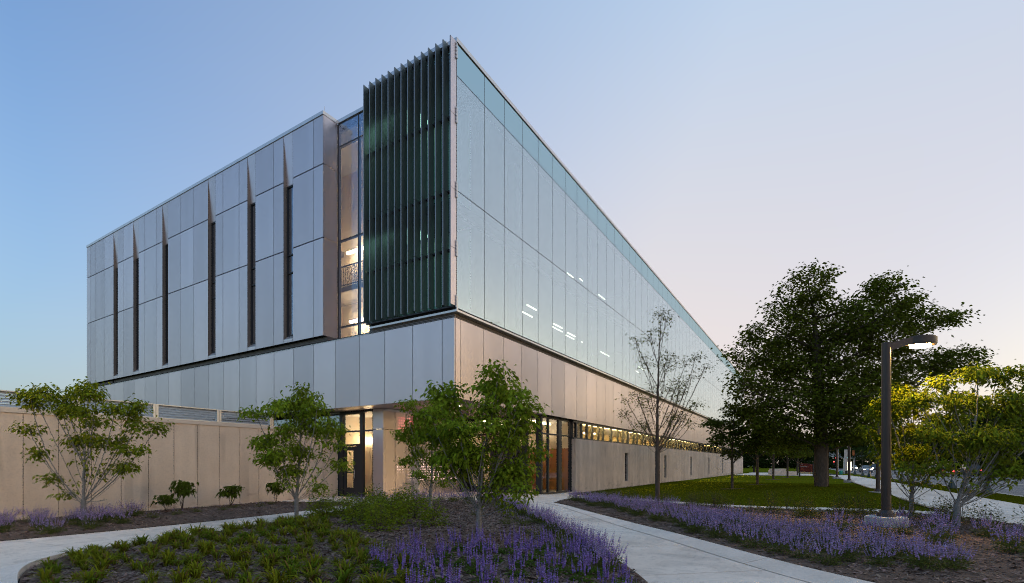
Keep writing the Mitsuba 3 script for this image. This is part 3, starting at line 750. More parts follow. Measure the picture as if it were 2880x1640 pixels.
# ---------------------------------------------------------------- leaves, trees, plants
def leaf_mesh(pos, az, pitch, L, W, droop, fold=.25):
    """Folded leaves: five points each. pitch is the slope of the stalk end, droop bends the tip down."""
    n = len(pos)
    d = np.stack([np.cos(az) * np.cos(pitch), np.sin(az) * np.cos(pitch), np.sin(pitch)], 1)
    s = np.stack([-np.sin(az), np.cos(az), np.zeros(n)], 1)
    up = np.cross(d, s)
    L, W, droop = L[:, None], W[:, None], droop[:, None]
    midc = pos + d * L * .45 + up * (W * fold * .4)
    lft = pos + d * L * .45 + s * W * .5 - up * (W * fold)
    rgt = pos + d * L * .45 - s * W * .5 - up * (W * fold)
    tip = pos + d * L * (1 - .15 * droop) - np.array([0, 0, 1.0]) * L * droop
    v = np.stack([pos, lft, midc, rgt, tip], 1).reshape(-1, 3)
    i = (np.arange(n) * 5)[:, None]
    f = np.vstack([i + [0, 2, 1], i + [0, 3, 2], i + [1, 2, 4], i + [2, 3, 4]])
    return v, f


def grow(base, trunk_h, attract, step, seed, lean, kill, targets, steep):
    """A trunk, one curved limb to each clump, then space colonisation from those towards the attractor points."""
    r = np.random.default_rng(seed)
    base = np.asarray(base, float)
    nodes = [base + np.array([lean[0] * t, lean[1] * t, trunk_h * t]) for t in np.linspace(0, 1, max(3, int(trunk_h / step)))]
    par = [-1] + list(range(len(nodes) - 1))
    start = max(1, int(len(nodes) * .6))
    tg = sorted(targets, key=lambda c: np.hypot(*(c - base)[:2]) - .6 * c[2])
    leader = []
    for n, c in enumerate(tg):
        lat = np.hypot(*(c - base)[:2])
        if n == 0:
            at = len(nodes) - 1
        else:
            want = np.clip(c[2] - steep * lat - r.uniform(0, .25) * trunk_h, trunk_h * r.uniform(.85, 1.0), None) + 0 * lat
            cand = list(range(start, len(leader and nodes) and leader[-1] + 1)) if leader else list(range(start, len(nodes)))
            at = min(cand, key=lambda q: abs(nodes[q][2] - base[2] - (want - 0)))
        p0, p2 = nodes[at], c
        d = p2 - p0
        L = np.linalg.norm(d)
        p1 = p0 + d * .5 + np.array([d[0], d[1], 0]) * .12 - np.array([0, 0, .06 * L]) + r.normal(0, .05, 3) * L
        prev = at
        m = max(2, int(L / step))
        for t in np.linspace(0, 1, m + 1)[1:]:
            q = (1 - t) ** 2 * p0 + 2 * t * (1 - t) * p1 + t * t * p2 + r.normal(0, .06, 3) * step
            nodes.append(q); par.append(prev); prev = len(nodes) - 1
        if n == 0:
            leader = list(range(len(nodes)))
    A = np.array(attract)
    first = start + max(1, (len(leader) - start) // 4)
    for it in range(120):
        if len(A) == 0:
            break
        N = np.array(nodes)
        dist, idx = cKDTree(N[first:]).query(A)
        idx = idx + first
        near = dist < step * 14
        if not near.any():
            break
        vec = (A - N[idx]) / np.maximum(dist, 1e-6)[:, None]
        sums = np.zeros_like(N); np.add.at(sums, idx[near], vec[near])
        new, npar = [], []
        for i in np.unique(idx[near]):
            g = sums[i]
            l = np.linalg.norm(g)
            if l < 1e-3:
                continue
            g = g / l + r.normal(0, .2, 3) + np.array([0, 0, .1])
            new.append(N[i] + g / np.linalg.norm(g) * step); npar.append(int(i))
        nodes += new; par += npar
        d2, _ = cKDTree(np.array(new)).query(A)
        A = A[d2 > step * kill]
        if it > 25 and len(new) <= 3:
            break
    return np.array(nodes), np.array(par)


def wood(nodes, par, r_tip, r_base, power=2.2, sides=6, thin=1.0):
    n = len(nodes)
    acc = np.zeros(n)
    kids = np.bincount(par[par >= 0], minlength=n)
    acc[kids == 0] = r_tip ** power
    for i in range(n - 1, 0, -1):
        acc[par[i]] += acc[i]
    rad = acc ** (1 / power)
    rad = r_tip + (rad - r_tip) * (r_base - r_tip) / max(rad[0] - r_tip, 1e-6) if rad[0] > r_tip else rad
    rad = r_tip + (r_base - r_tip) * (np.maximum(rad - r_tip, 0) / max(r_base - r_tip, 1e-6)) ** thin
    i = np.arange(1, n)
    p0, p1, r0, r1 = nodes[par[i]], nodes[i], rad[par[i]], rad[i]
    r0 = np.where(kids[par[i]] > 1, np.minimum(r0, r1 * 1.35), r0)
    r0[:3] = rad[par[i]][:3]
    t = p1 - p0; t /= np.linalg.norm(t, axis=1, keepdims=True) + 1e-9
    a = np.cross(t, [.31, .95, .05]); a /= np.linalg.norm(a, axis=1, keepdims=True) + 1e-9
    b = np.cross(t, a)
    ang = np.arange(sides) * 2 * PI / sides
    ring = np.cos(ang)[None, :, None] * a[:, None] + np.sin(ang)[None, :, None] * b[:, None]
    v = np.concatenate([p0[:, None] + ring * r0[:, None, None], (p1 + t * r1[:, None] * .3)[:, None] + ring * r1[:, None, None]], 1).reshape(-1, 3)
    o = (np.arange(len(i)) * 2 * sides)[:, None, None]
    k = np.arange(sides); k2 = (k + 1) % sides
    f = np.concatenate([np.stack([k, k2, sides + k2], 1), np.stack([k, sides + k2, sides + k], 1)])[None] + o
    return trimesh.Trimesh(v, f.reshape(-1, 3), process=False), rad, kids


def crown_leaves(centres, per, L, W, spread, droop, col, seed, flat=.5, var=.35, gold=0.0):
    r = np.random.default_rng(seed)
    n = len(centres) * per
    c = np.repeat(centres, per, 0)
    off = r.normal(0, 1, (n, 3)) * spread * np.array([1, 1, flat])
    az = np.arctan2(off[:, 1], off[:, 0]) + r.normal(0, .7, n)
    pitch = r.normal(.05, .35, n)
    size = r.uniform(.65, 1.25, n)
    v, f = leaf_mesh(c + off, az, pitch, L * size, W * size * r.uniform(.8, 1.2, n), r.uniform(.4, 1.3, n) * droop)
    tone = np.repeat(r.uniform(1 - var, 1 + var, len(centres)), per) * r.uniform(.75, 1.3, n)
    cc = np.array(col)[None] * tone[:, None] * r.uniform(.92, 1.08, (n, 3))
    if gold:
        cc = cc * (1 + np.array([.5, .25, 0]) * (r.uniform(0, 1, (n, 1)) < gold))
    return trimesh.Trimesh(v, f, process=False), np.repeat(np.clip(cc, .002, .9), 5, 0)


def tree(key, base, trunk_h, clumps, label, cat_='tree', seed=1, dens=170, step=.085, depth=1.0, r_tip=.005, r_base=.055, bark='bark_pale', leaf=None, lean=(0, 0), group=None, kill=1.5, inner=.35, steep=1.2, zoff=0, shrink=.92, split=0, thin=1.0):
    """clumps: (sideways, height, half width, half height) in metres round the trunk, or with a fifth number, the depth offset."""
    r = np.random.default_rng(seed)
    base = np.array([base[0], base[1], zoff], float)
    A, targets = [], []
    if split:
        small = []
        for cl in clumps:
            m = max(1, int(round(cl[2] * cl[3] * split)))
            for _ in range(m):
                u = r.normal(0, 1, 3); u *= r.uniform(.2, 1) / np.linalg.norm(u)
                d0 = r.uniform(-.75, .75) * depth * max(.15, 1 - abs(cl[0]) / (2.2 * depth + .01))
                small.append((cl[0] + u[0] * cl[2] * .9, cl[1] + u[2] * cl[3] * .9, min(cl[2], r.uniform(.16, .34)), min(cl[3], r.uniform(.10, .22)), d0 + u[1] * cl[2] * .6))
        clumps = small
    for cl in clumps:
        lx_, z, rx, rz = cl[:4]
        dy = cl[4] if len(cl) > 4 else r.uniform(-.75, .75) * depth * max(.15, 1 - abs(lx_) / (2.2 * depth + .01))
        n = max(8, int(dens * (rx * rz + .2 * rx)))
        rx, rz = rx * shrink, rz * shrink
        targets.append(base + RT * lx_ + FW * dy + np.array([0, 0, z]))
        u = r.normal(0, 1, (n, 3)); u /= np.linalg.norm(u, axis=1, keepdims=True)
        u *= r.uniform(.25, 1, (n, 1)) ** .5
        p = base + RT * (lx_ + u[:, :1] * rx) + FW * (dy + u[:, 1:2] * rx * .95) + np.array([0, 0, 1.0]) * (z + u[:, 2:] * rz)
        A.append(p)
    A = np.vstack(A)
    nodes, par = grow(base, trunk_h, A, step, seed, lean, kill, targets, steep)
    w, rad, kids = wood(nodes, par, r_tip, r_base, thin=thin)
    tips = nodes[(kids == 0)]
    thin = nodes[(rad < r_tip * 1.9) & (kids > 0)]
    thin = thin[r.uniform(0, 1, len(thin)) < inner]
    cents = np.vstack([tips, thin, A[r.uniform(0, 1, len(A)) < .5]])
    side = np.hypot(cents[:, 0] - base[0], cents[:, 1] - base[1])
    cents = cents[(cents[:, 2] > zoff + trunk_h * .55) & ((cents[:, 2] > zoff + trunk_h + .3) | (side > .5))]
    lm, lc = crown_leaves(cents, seed=seed + 7, **leaf)
    tag(key, label, cat_, group)
    put(key + '__trunk', w, bark, smooth=True)
    put(key + '__crown', lm, 'leaf', color=lc, kind='stuff')


DOG = dict(per=15, L=.10, W=.056, spread=.10, droop=.7, col=(.185, .25, .02), flat=.7)
VASE = dict(split=15, steep=2.3, thin=1.25, dens=185, inner=.15)
tree('dogwood_tree', (-9.53, 4.77), .62, [(-1.25, 3.3, .42, .36), (-.45, 3.35, .6, .34), (.4, 3.42, .6, .32), (1.0, 3.1, .5, .38), (1.42, 2.62, .4, .38), (0, 2.95, 1.0, .3), (-1.3, 2.6, .36, .2), (-1.2, 1.98, .42, .16), (-.2, 2.25, .5, .22), (.7, 2.2, .5, .26), (1.2, 1.9, .4, .2), (.9, 1.5, .4, .1), (-.9, 1.25, .2, .07), (-.55, .75, .22, .06), (.4, .62, .12, .05)],
     'wide vase-shaped young tree in front of the left wall, farthest left', seed=11, depth=.9, **VASE, leaf={**DOG, 'col': (.20, .245, .02), 'gold': .15})
tree('dogwood_tree_001', (-6.71, -.11), .75, [(.05, 3.35, .5, .38), (-.5, 3.12, .55, .36), (.55, 3.02, .5, .38), (-1.1, 2.98, .42, .2), (0, 2.65, .95, .38), (-.75, 2.3, .5, .33), (.6, 2.3, .5, .33), (1.08, 2.45, .25, .28), (-.6, 1.72, .5, .22), (.1, 1.85, .5, .28), (.8, 1.6, .35, .16), (.4, .98, .2, .06), (.98, 1.98, .2, .2), (-.25, 1.4, .4, .15)],
     'round-headed young tree between the left footpath and the daylilies', seed=23, depth=.9, **VASE, leaf={**DOG, 'col': (.215, .285, .022)})
tree('dogwood_tree_002', (-3.01, -1.43), .8, [(-.3, 3.35, .5, .42), (.3, 3.2, .45, .4), (-.7, 2.75, .5, .4), (0, 2.65, .75, .5), (.45, 2.3, .45, .5), (-.5, 2.0, .55, .35), (.2, 1.65, .5, .3), (.42, .98, .2, .09), (-.3, 1.3, .25, .1)],
     'small young tree behind the front tree, before the perforated porch wall', seed=37, depth=.9, **VASE, leaf={**DOG, 'col': (.20, .27, .02)})
tree('dogwood_tree_003', (-7.09, -6.15), .72, [(-.5, 3.02, .42, .4), (0, 3.12, .5, .36), (.5, 2.85, .45, .4), (.85, 2.4, .32, .36), (-.8, 2.35, .42, .42), (-.15, 2.45, .6, .5), (.4, 2.1, .5, .42), (-.6, 1.75, .5, .33), (0, 1.6, .55, .3), (.6, 1.5, .42, .25), (1.0, 1.85, .2, .16), (.78, 1.1, .2, .12), (.35, 1.05, .2, .1), (-.2, 2.0, .5, .4)],
     'largest young tree, standing in the mulch of the island bed in front of the porch', seed=41, depth=.95, **VASE, leaf={**DOG, 'col': (.215, .285, .022)})
tree('dogwood_tree_004', (2.2, -13.73), .75, [(-1.0, 3.02, .36, .3), (-.45, 3.32, .5, .38), (.2, 3.5, .5, .34), (.8, 3.25, .5, .38), (-.2, 2.75, .9, .42), (-1.1, 2.5, .3, .22), (.7, 2.55, .6, .38), (-.7, 2.05, .5, .28), (0, 1.95, .6, .28), (.6, 1.85, .5, .28), (-.9, 1.7, .2, .16)],
     'young tree just right of the lamp post, its leaves lit yellow', seed=53, depth=.9, **VASE, leaf={**DOG, 'col': (.19, .225, .012)})
tree('dogwood_tree_005', (.49, -14.34), .7, [(-.5, 2.95, .42, .35), (.1, 3.62, .5, .38), (.9, 3.62, .6, .38), (1.45, 3.4, .5, .5), (.2, 2.95, .8, .42), (1.1, 2.85, .7, .48), (-.5, 2.25, .5, .33), (.4, 2.25, .7, .38), (1.2, 2.15, .6, .38), (-.5, 1.5, .42, .24), (.9, 1.55, .5, .28), (1.6, 1.45, .4, .28), (2.0, 2.6, .6, .8)],
     'leafy young tree at the right edge, on a thick grey trunk', seed=61, depth=.9, r_base=.075, **VASE, leaf={**DOG, 'col': (.18, .23, .02)})
tree('elm_tree', (3.4, -6.64), 2.25, [(0, 6.45, .5, .85), (-.55, 5.7, .42, .8), (.35, 5.2, .5, .9), (1.35, 5.35, .42, .5), (1.0, 4.5, .6, .7), (1.45, 3.9, .35, .4), (-.95, 4.0, .5, .6), (-1.15, 3.4, .35, .4), (0, 4.1, .6, .8), (.6, 3.25, .7, .4), (-.5, 3.1, .6, .35), (1.0, 3.0, .5, .3)],
     'tall slender tree with sparse small leaves before the long facade', seed=71, dens=210, step=.09, steep=2.0, split=13, thin=1.1, depth=1.1, r_tip=.005, r_base=.085, bark='bark_brown', inner=.5, leaf=dict(per=3, L=.095, W=.05, spread=.11, droop=.4, col=(.12, .125, .02), flat=.8))
MAP = dict(per=12, L=.17, W=.145, spread=.28, droop=.5, col=(.105, .128, .014), flat=.5, var=.4)
tree('maple_tree', (19.5, -11.8), 2.0, [tuple(.806 * q for q in c) for c in ((-1.4, 14.3, 2.0, 1.4), (-.6, 13.0, 1.8, 1.2), (-2.3, 12.9, 1.6, 1.1), (3.6, 13.0, 2.0, 1.9), (4.0, 14.3, 1.0, .9), (2.6, 12.2, 1.8, 1.4), (6.6, 13.6, 1.0, .75), (5.6, 12.6, 1.3, .8), (7.2, 11.9, 2.4, .8), (9.2, 12.3, 1.0, .45), (-3.2, 11.4, 2.3, 1.3), (-4.9, 9.8, 1.9, 1.1), (-5.9, 7.4, 1.2, 1.0), (-.3, 11.0, 2.6, 1.7), (-1.8, 9.6, 2.6, 1.7), (1.9, 11.3, 2.2, 1.6), (1.2, 9.6, 2.6, 1.7), (3.8, 10.4, 2.2, 1.5), (9.5, 9.1, 2.0, 1.15), (8.4, 8.9, 1.6, 1.0), (6.1, 9.4, 1.5, 1.2), (5.4, 8.2, 1.8, 1.3), (-3.6, 8.4, 2.2, 1.6), (-.9, 7.8, 3.0, 1.8), (1.9, 7.6, 2.8, 1.8), (4.0, 7.0, 2.2, 1.6), (-4.4, 6.3, 2.0, 1.4), (-2.4, 5.8, 2.6, 1.5), (.4, 5.8, 2.8, 1.6), (2.8, 5.4, 2.4, 1.4), (5.0, 5.6, 1.6, 1.1), (-1.6, 4.2, 2.8, 1.0), (1.4, 4.0, 2.8, .9), (3.6, 3.9, 1.8, .8), (-3.9, 4.6, 1.6, .9), (-.2, 3.4, 2.4, .6))],
     'huge dark spreading maple on the lawn, beside the red sign', seed=83, dens=68, step=.28, steep=.45, depth=2.8, shrink=1.0, zoff=.26, r_tip=.010, r_base=.38, bark='bark_brown', leaf=MAP, inner=.6)
tree('young_maple_tree', (19.38, -7.0), 1.55, [(0, 4.85, .9, .65), (-1.0, 4.1, .8, .5), (1.2, 4.65, .9, .6), (1.8, 3.7, .9, .65), (0, 3.6, 1.2, .7), (-.9, 3.05, .8, .45), (.9, 2.7, 1.0, .5), (0, 2.2, .5, .3)],
     'young maple nearest the concrete wall, first of the row on the lawn', seed=91, dens=70, step=.17, depth=1.1, r_tip=.007, zoff=.08, r_base=.085, bark='bark_brown', leaf={**MAP, 'L': .17, 'W': .14, 'spread': .16, 'col': (.075, .098, .012)}, group='young maples in a row on the lawn')
ROW = [('second young maple from the concrete wall, in the row on the lawn', (29.56, -7.5), 1.25), ('third young maple of the row on the lawn', (45.2, -7.6), 1.15), ('fourth young maple of the row, near the stone seat wall', (54.2, -8.54), 1.1), ('last young maple of the row, left of the red sign', (68.3, -9.2), 1.2)]
for k, (lab, b, s) in enumerate(ROW):
    tree(f'young_maple_tree_{k + 1:03d}', b, 1.7 * s, [(x * s, z * s, a * s, c * s) for x, z, a, c in ((0, 4.9, .9, .7), (-1.0, 4.0, .9, .6), (1.1, 4.2, .9, .6), (0, 3.4, 1.3, .8), (-.8, 2.6, .9, .5), (.9, 2.6, 1.0, .5))],
         lab, seed=100 + k, dens=42, step=.24, depth=1.2, r_tip=.01, r_base=.11, bark='bark_brown', leaf={**MAP, 'per': 7, 'L': .24, 'W': .2, 'spread': .2}, group='young maples in a row on the lawn')
# trees beyond the street and the lawn
FAR = [(99, -.5, 9, 4.5), (108, -8, 8, 4), (122, -12.5, 7, 4.5), (150, -20, 8, 5), (104, -38.5, 11, 5.4), (113, -41.5, 12.5, 5.8), (124, -39, 11, 5.6), (134, -42, 12, 6), (150, -39, 12, 6.5), (97, -37.5, 13, 5.2)]
WHERE = ['behind the far end of the building', 'behind the stone seat wall', 'behind the red sign', 'at the far end of the street', 'across the street behind the rightmost trunk', 'across the street right of the lit tree', 'across the street behind the lit tree', 'across the street behind the lamp post', 'farthest across the street, near the traffic lights', 'at the right edge of the frame, tallest across the street']
for k, (x, y, hgt, rad_) in enumerate(FAR):
    r = np.random.default_rng(300 + k)
    cl = [(r.uniform(-.75, .75) * rad_, hgt * r.uniform(.42, .92), rad_ * r.uniform(.35, .6), hgt * r.uniform(.10, .2)) for _ in range(9)] + [(0, hgt * .5, rad_ * .8, hgt * .25), (0, hgt * .28, rad_ * .9, hgt * .16)]
    lab = f'dark leafy tree {WHERE[k]}' if k < len(WHERE) else 'dark leafy tree in the row across the street, out beyond the right edge'
    tree('street_tree' if k == 0 else f'street_tree_{k:03d}', (x, y), hgt * .25, cl, lab, seed=300 + k, dens=14, step=.5, depth=rad_ * .6, r_tip=.02, r_base=.2, bark='bark_brown', group='dark trees beyond the lawn and street',
         leaf=dict(per=7, L=.42, W=.34, spread=.42, droop=.4, col=(.028, .045, .010), flat=.5, var=.45), inner=.4, zoff=-.1)


# unseen wood added behind the viewer to darken what the metal and windows mirror
r = np.random.default_rng(350)
WV, WC = [], []
cw = np.column_stack([r.uniform(-95, -72, 2600), r.uniform(-75, 95, 2600), r.uniform(0, 1, 2600) ** .8])
cw[:, 2] *= 8.0 + 5.0 * meshkit.noise(np.stack([cw[:, 0] * .08, cw[:, 1] * .10, cw[:, 0] * 0], -1), 4)
m, c = crown_leaves(cw, 6, 1.5, 1.2, .9, .4, (.035, .05, .012), 351)
put('wood', m, 'leaf', color=c, label='added dark belt of trees behind the viewer, unseen but mirrored in the metal', cat='wood', kind='stuff')


r = np.random.default_rng(360)
cw = np.column_stack([r.uniform(225, 265, 2400), r.uniform(-125, 60, 2400), r.uniform(0, 1, 2400) ** .8])
cw[:, 2] *= 9.0 + 8.0 * meshkit.noise(np.stack([cw[:, 0] * .05, cw[:, 1] * .09, cw[:, 0] * 0], -1), 6)
m, c = crown_leaves(cw, 6, 2.2, 1.8, 1.4, .4, (.035, .05, .012), 361)
put('wood_001', m, 'leaf', color=c, label='dark belt of trees on the horizon beyond the footbridge', cat='wood', kind='stuff')


# ---- small plants: models as shape groups, then one entry per plant
def rot(v, az):
    c, s = math.cos(az), math.sin(az)
    return v @ np.array([[c, s, 0], [-s, c, 0], [0, 0, 1.0]])


def daylily(seed, n=34, h=.20, col=(.085, .135, .018)):
    r = np.random.default_rng(seed)
    V, Fc, Cc = [], [], []
    for i in range(n):
        az = r.uniform(0, 2 * PI); L = h * r.uniform(.8, 1.6); w = r.uniform(.007, .012)
        out = r.uniform(.25, .95)
        t = np.linspace(0, 1, 5)
        x = L * out * t ** 1.3
        z = L * (1.35 * t - (.35 + .8 * out) * t ** 2.2)
        ww = w * np.array([.6, 1, .95, .6, .05])
        pl = np.stack([x, -ww, z], 1); pr_ = np.stack([x, ww, z], 1)
        v = rot(np.vstack([pl, pr_]) + np.array([.02, 0, 0]), az) + np.array([r.normal(0, .02), r.normal(0, .02), 0])
        o = len(V) * 10
        V.append(v)
        for k in range(4):
            Fc += [[o + k, o + k + 1, o + 5 + k + 1], [o + k, o + 5 + k + 1, o + 5 + k]]
        c = np.array(col) * r.uniform(.6, 1.35) * np.array([r.uniform(.9, 1.25), 1, 1])
        if r.uniform() < .10:
            c = np.array([.22, .14, .05])
        Cc.append(np.tile(c, (10, 1)) * np.linspace(.8, 1.15, 5).repeat(1)[np.r_[0:5, 0:5], None])
    return trimesh.Trimesh(np.vstack(V), Fc, process=False), np.vstack(Cc)


def spikes(seed, n, h0, h1, spread, col, bloom=.4, fat=.011, lean=.35, whorls=6, stem=(.07, .10, .03)):
    """Flower stalks: a thin stem with whorls of small florets on its upper part."""
    r = np.random.default_rng(seed)
    V, Fc, Cc, o = [], [], [], 0
    for i in range(n):
        az, q = r.uniform(0, 2 * PI), r.uniform(0, 1) ** .6
        b = np.array([math.cos(az), math.sin(az), 0]) * q * spread * .55
        h = r.uniform(h0, h1)
        top = b + np.array([math.cos(az), math.sin(az), 0]) * (q * lean * h) + np.array([r.normal(0, .05) * h, r.normal(0, .05) * h, h])
        w = .0022
        ax = np.array([math.cos(az + 1.57), math.sin(az + 1.57), 0]) * w
        V.append(np.array([b - ax, b + ax, top])); Fc.append([[o, o + 1, o + 2]]); Cc.append(np.tile(stem, (3, 1))); o += 3
        bl = bloom * r.uniform(.75, 1.25)
        dirv = (top - b) / np.linalg.norm(top - b)
        for k in range(whorls):
            t = 1 - bl + bl * (k + r.uniform(-.2, .2)) / (whorls - 1)
            c = b + (top - b) * min(t, 1.0)
            s = fat * (1.15 - .75 * k / (whorls - 1)) * r.uniform(.8, 1.25)
            e = np.array([[s, 0, 0], [0, s, 0], [-s, 0, 0], [0, -s, 0]])
            e = rot(e, r.uniform(0, 1.5))
            v = np.vstack([e, [[0, 0, s * 1.3], [0, 0, -s * 1.0]]]) + c
            V.append(v)
            Fc.append(np.array([[0, 1, 4], [1, 2, 4], [2, 3, 4], [3, 0, 4], [1, 0, 5], [2, 1, 5], [3, 2, 5], [0, 3, 5]]) + o); o += 6
            Cc.append(np.tile(np.array(col) * r.uniform(.6, 1.5) * r.uniform(.9, 1.1, 3), (6, 1)))
    return trimesh.Trimesh(np.vstack(V), np.vstack(Fc), process=False), np.vstack(Cc)


def bush(seed, n, rad_, h, L, W, col, hollow=.3, droop=.4):
    r = np.random.default_rng(seed)
    u = r.normal(0, 1, (n, 3)); u /= np.linalg.norm(u, axis=1, keepdims=True)
    u[:, 2] = np.abs(u[:, 2])
    q = r.uniform(hollow, 1, (n, 1)) ** .6
    p = u * q * np.array([rad_, rad_, h])
    p *= 1 + .28 * (meshkit.noise(u * 2.2 + seed, seed)[:, None] - .5) * 2
    p[:, 2] = np.maximum(p[:, 2], .012)
    az = np.arctan2(u[:, 1], u[:, 0]) + r.normal(0, .8, n)
    s = r.uniform(.7, 1.25, n)
    v, f = leaf_mesh(p, az, r.normal(.25, .4, n), L * s, W * s, r.uniform(.2, 1, n) * droop)
    tone = r.uniform(.6, 1.35, n)
    return trimesh.Trimesh(v, f, process=False), np.repeat(np.array(col)[None] * tone[:, None] * r.uniform(.92, 1.08, (n, 3)), 5, 0)


def twigs(seed, n, rad_, h, w=.004):
    r = np.random.default_rng(seed)
    return cat([cyl((r.normal(0, .02), r.normal(0, .02), 0), (rad_ * .75 * math.cos(a) * q, rad_ * .75 * math.sin(a) * q, h * r.uniform(.6, .95)), w, w * .5, n=4, caps=False) for a, q in zip(r.uniform(0, 2 * PI, n), r.uniform(.2, 1, n))])


MODELS = {}


def model(name, **parts):
    scene[name] = dict(type='shapegroup', **{k: mikit.ply(m, 'mat_' + b, color=c) for k, (m, c, b) in parts.items()})
    MODELS.setdefault(name.rsplit('_model', 1)[0], []).append(name)


def plant(key, kindname, which, x, y, z, s=1.0, az=0.0, label=None, cat_=None, group=None, sz=None):
    scene[key] = dict(type='instance', to_world=T().translate([float(x), float(y), float(z)]).rotate([0, 0, 1], float(az)).scale([s, s, sz or s]),
                      shapegroup=dict(type='ref', id=MODELS[kindname][which % len(MODELS[kindname])]))
    tag(key, label, cat_, group)


for k in range(5):
    m, c = daylily(400 + k, n=30 + 6 * k, h=.17 + .012 * k, col=((.16, .215, .016), (.205, .235, .016), (.135, .195, .016), (.18, .225, .018), (.22, .25, .018))[k])
    model(f'daylily_model_{k}', leaves=(m, c, 'leaf'))
LAV = (.40, .29, .48)
for k in range(5):
    m, c = spikes(420 + k, 40, .24, .47, .26, LAV, bloom=.40, fat=.0115, lean=.45)
    b, bc = bush(430 + k, 520, .25, .23, .036, .020, (.125, .140, .030), hollow=.1)
    model(f'catmint_model_{k}', flower_spikes=(m, c, 'petal'), foliage=(b, bc, 'leaf'))
for k in range(3):
    m, c = spikes(440 + k, 15, .24, .46, .17, (.26, .17, .42), bloom=.5, fat=.0125, lean=.14, whorls=10)
    b, bc = bush(450 + k, 90, .17, .10, .085, .032, (.09, .15, .02), hollow=.2, droop=.5)
    model(f'salvia_model_{k}', flower_spikes=(m, c, 'petal'), foliage=(b, bc, 'leaf'))
for k in range(3):
    m, c = spikes(460 + k, 9, .16, .30, .2, LAV, bloom=.3, fat=.008, lean=.5, whorls=4)
    b, bc = bush(463 + k, 300, .20, .20, .034, .018, (.135, .150, .030), hollow=.1)
    model(f'green_catmint_model_{k}', flower_spikes=(m, c, 'petal'), foliage=(b, bc, 'leaf'))
for k in range(4):
    b, bc = bush(470 + k, 620, .36, .56, .062, .034, (.20, .245, .018), hollow=.25)
    model(f'shrub_model_{k}', stems=(twigs(475 + k, 16, .36, .56), None, 'bark_brown'), foliage=(b, bc, 'leaf'))
for k in range(3):
    b, bc = bush(480 + k, 260, .34, .55, .055, .03, (.115, .130, .018), hollow=.3)
    model(f'airy_shrub_model_{k}', stems=(twigs(485 + k, 14, .34, .55, .003), None, 'bark_brown'), foliage=(b, bc, 'leaf'))
for k in range(2):
    r = np.random.default_rng(490 + k)
    tops = np.array([(.16 * math.cos(a) * q, .16 * math.sin(a) * q, z) for a, q, z in zip(r.uniform(0, 6.28, 34), r.uniform(.2, 2.2, 34), r.uniform(.42, .72, 34))])
    b, bc = crown_leaves(tops, 9, .15, .07, .06, .7, (.095, .130, .014), 491 + k, flat=.3)
    model(f'hydrangea_model_{k}', stems=(twigs(495 + k, 9, .3, .6, .007), None, 'bark_brown'), foliage=(b, bc, 'leaf'))

# daylilies in loose rows over the left half of the island bed
r = np.random.default_rng(77)
day_zone = Polygon([(-12.3, -2.2), (-11.2, -.75), (-9.4, -.25), (-7.8, .15), (-6.0, .6), (-5.6, .2), (-6.6, -1.2), (-7.6, -3.2), (-8.5, -4.8), (-9.4, -6.3), (-10.6, -8.6), (-12.0, -9.6), (-13.3, -7.6), (-12.8, -4.5)])
k = 0
for i in range(-18, 40):
    for j in range(-50, 50):
        x, y = -10 + .34 * i + .17 * (j % 2) + r.normal(0, .10), -4 + .31 * j + .12 * i + r.normal(0, .10)
        if not day_zone.contains(Point(x, y)) or r.uniform() < .13 or y < -7.6 or k >= 299:
            continue
        if math.hypot(x + 6.71, y + .11) < .3:
            continue
        plant('daylily' if k == 0 else f'daylily_{k:03d}', 'daylily', r.integers(0, 5), x, y, h_center(np.array([x]), np.array([y]))[0] - .005, r.uniform(.65, 1.2), r.uniform(0, 360),
              'tuft of green strap leaves in the mulch of the island bed', 'daylily', 'daylily tufts in the island bed')
        k += 1


def along(line, step, off, jit, seed):
    ls = LineString(line); rr_ = np.random.default_rng(seed)
    for s in np.arange(step / 2, ls.length, step):
        p, q_ = ls.interpolate(s), ls.interpolate(min(s + .05, ls.length))
        d = np.array([q_.x - p.x, q_.y - p.y]); d /= np.linalg.norm(d) + 1e-9
        for o in off:
            yield p.x - d[1] * o + rr_.normal(0, jit), p.y + d[0] * o + rr_.normal(0, jit)


kc = 0


def catmint(x, y, hf, lab, grp, s=1.0, kindname='catmint'):
    global kc
    rr_ = np.random.default_rng(1000 + kc)
    plant('catmint' if kc == 0 else f'catmint_{kc:03d}', kindname, rr_.integers(0, 5), x, y, hf(np.array([x]), np.array([y]))[0] - .01, s * rr_.uniform(.85, 1.15), rr_.uniform(0, 360), lab, 'catmint', grp)
    kc += 1


edge = [(.2, 2.0), (1.25, .6), (1.2, -1.2), (-.8, -3.35), (-3.22, -5.6), (-5.1, -7.25), (-6.5, -8.35), (-8.0, -9.3)]
for x, y in along(edge, .37, (-.2,), .07, 5):
    if center_poly.contains(Point(x, y)):
        catmint(x, y, h_center, 'purple-flowered catmint edging the island bed along the entrance path', 'catmint along the path edge of the island bed')
for x, y in along(edge, .62, (-.62,), .14, 8):
    if center_poly.contains(Point(x, y)):
        catmint(x, y, h_center, 'mostly green catmint with few flowers inside the purple edging of the island bed', 'green catmint in the island bed', 1.0, 'green_catmint')
for x, y in along([(-3.4, 1.6), (-1.5, 1.9), (-.1, 1.5)], .5, (-.1,), .1, 6):
    catmint(x, y, h_center, 'purple-flowered catmint at the porch end of the island bed', 'catmint at the porch end of the island bed')
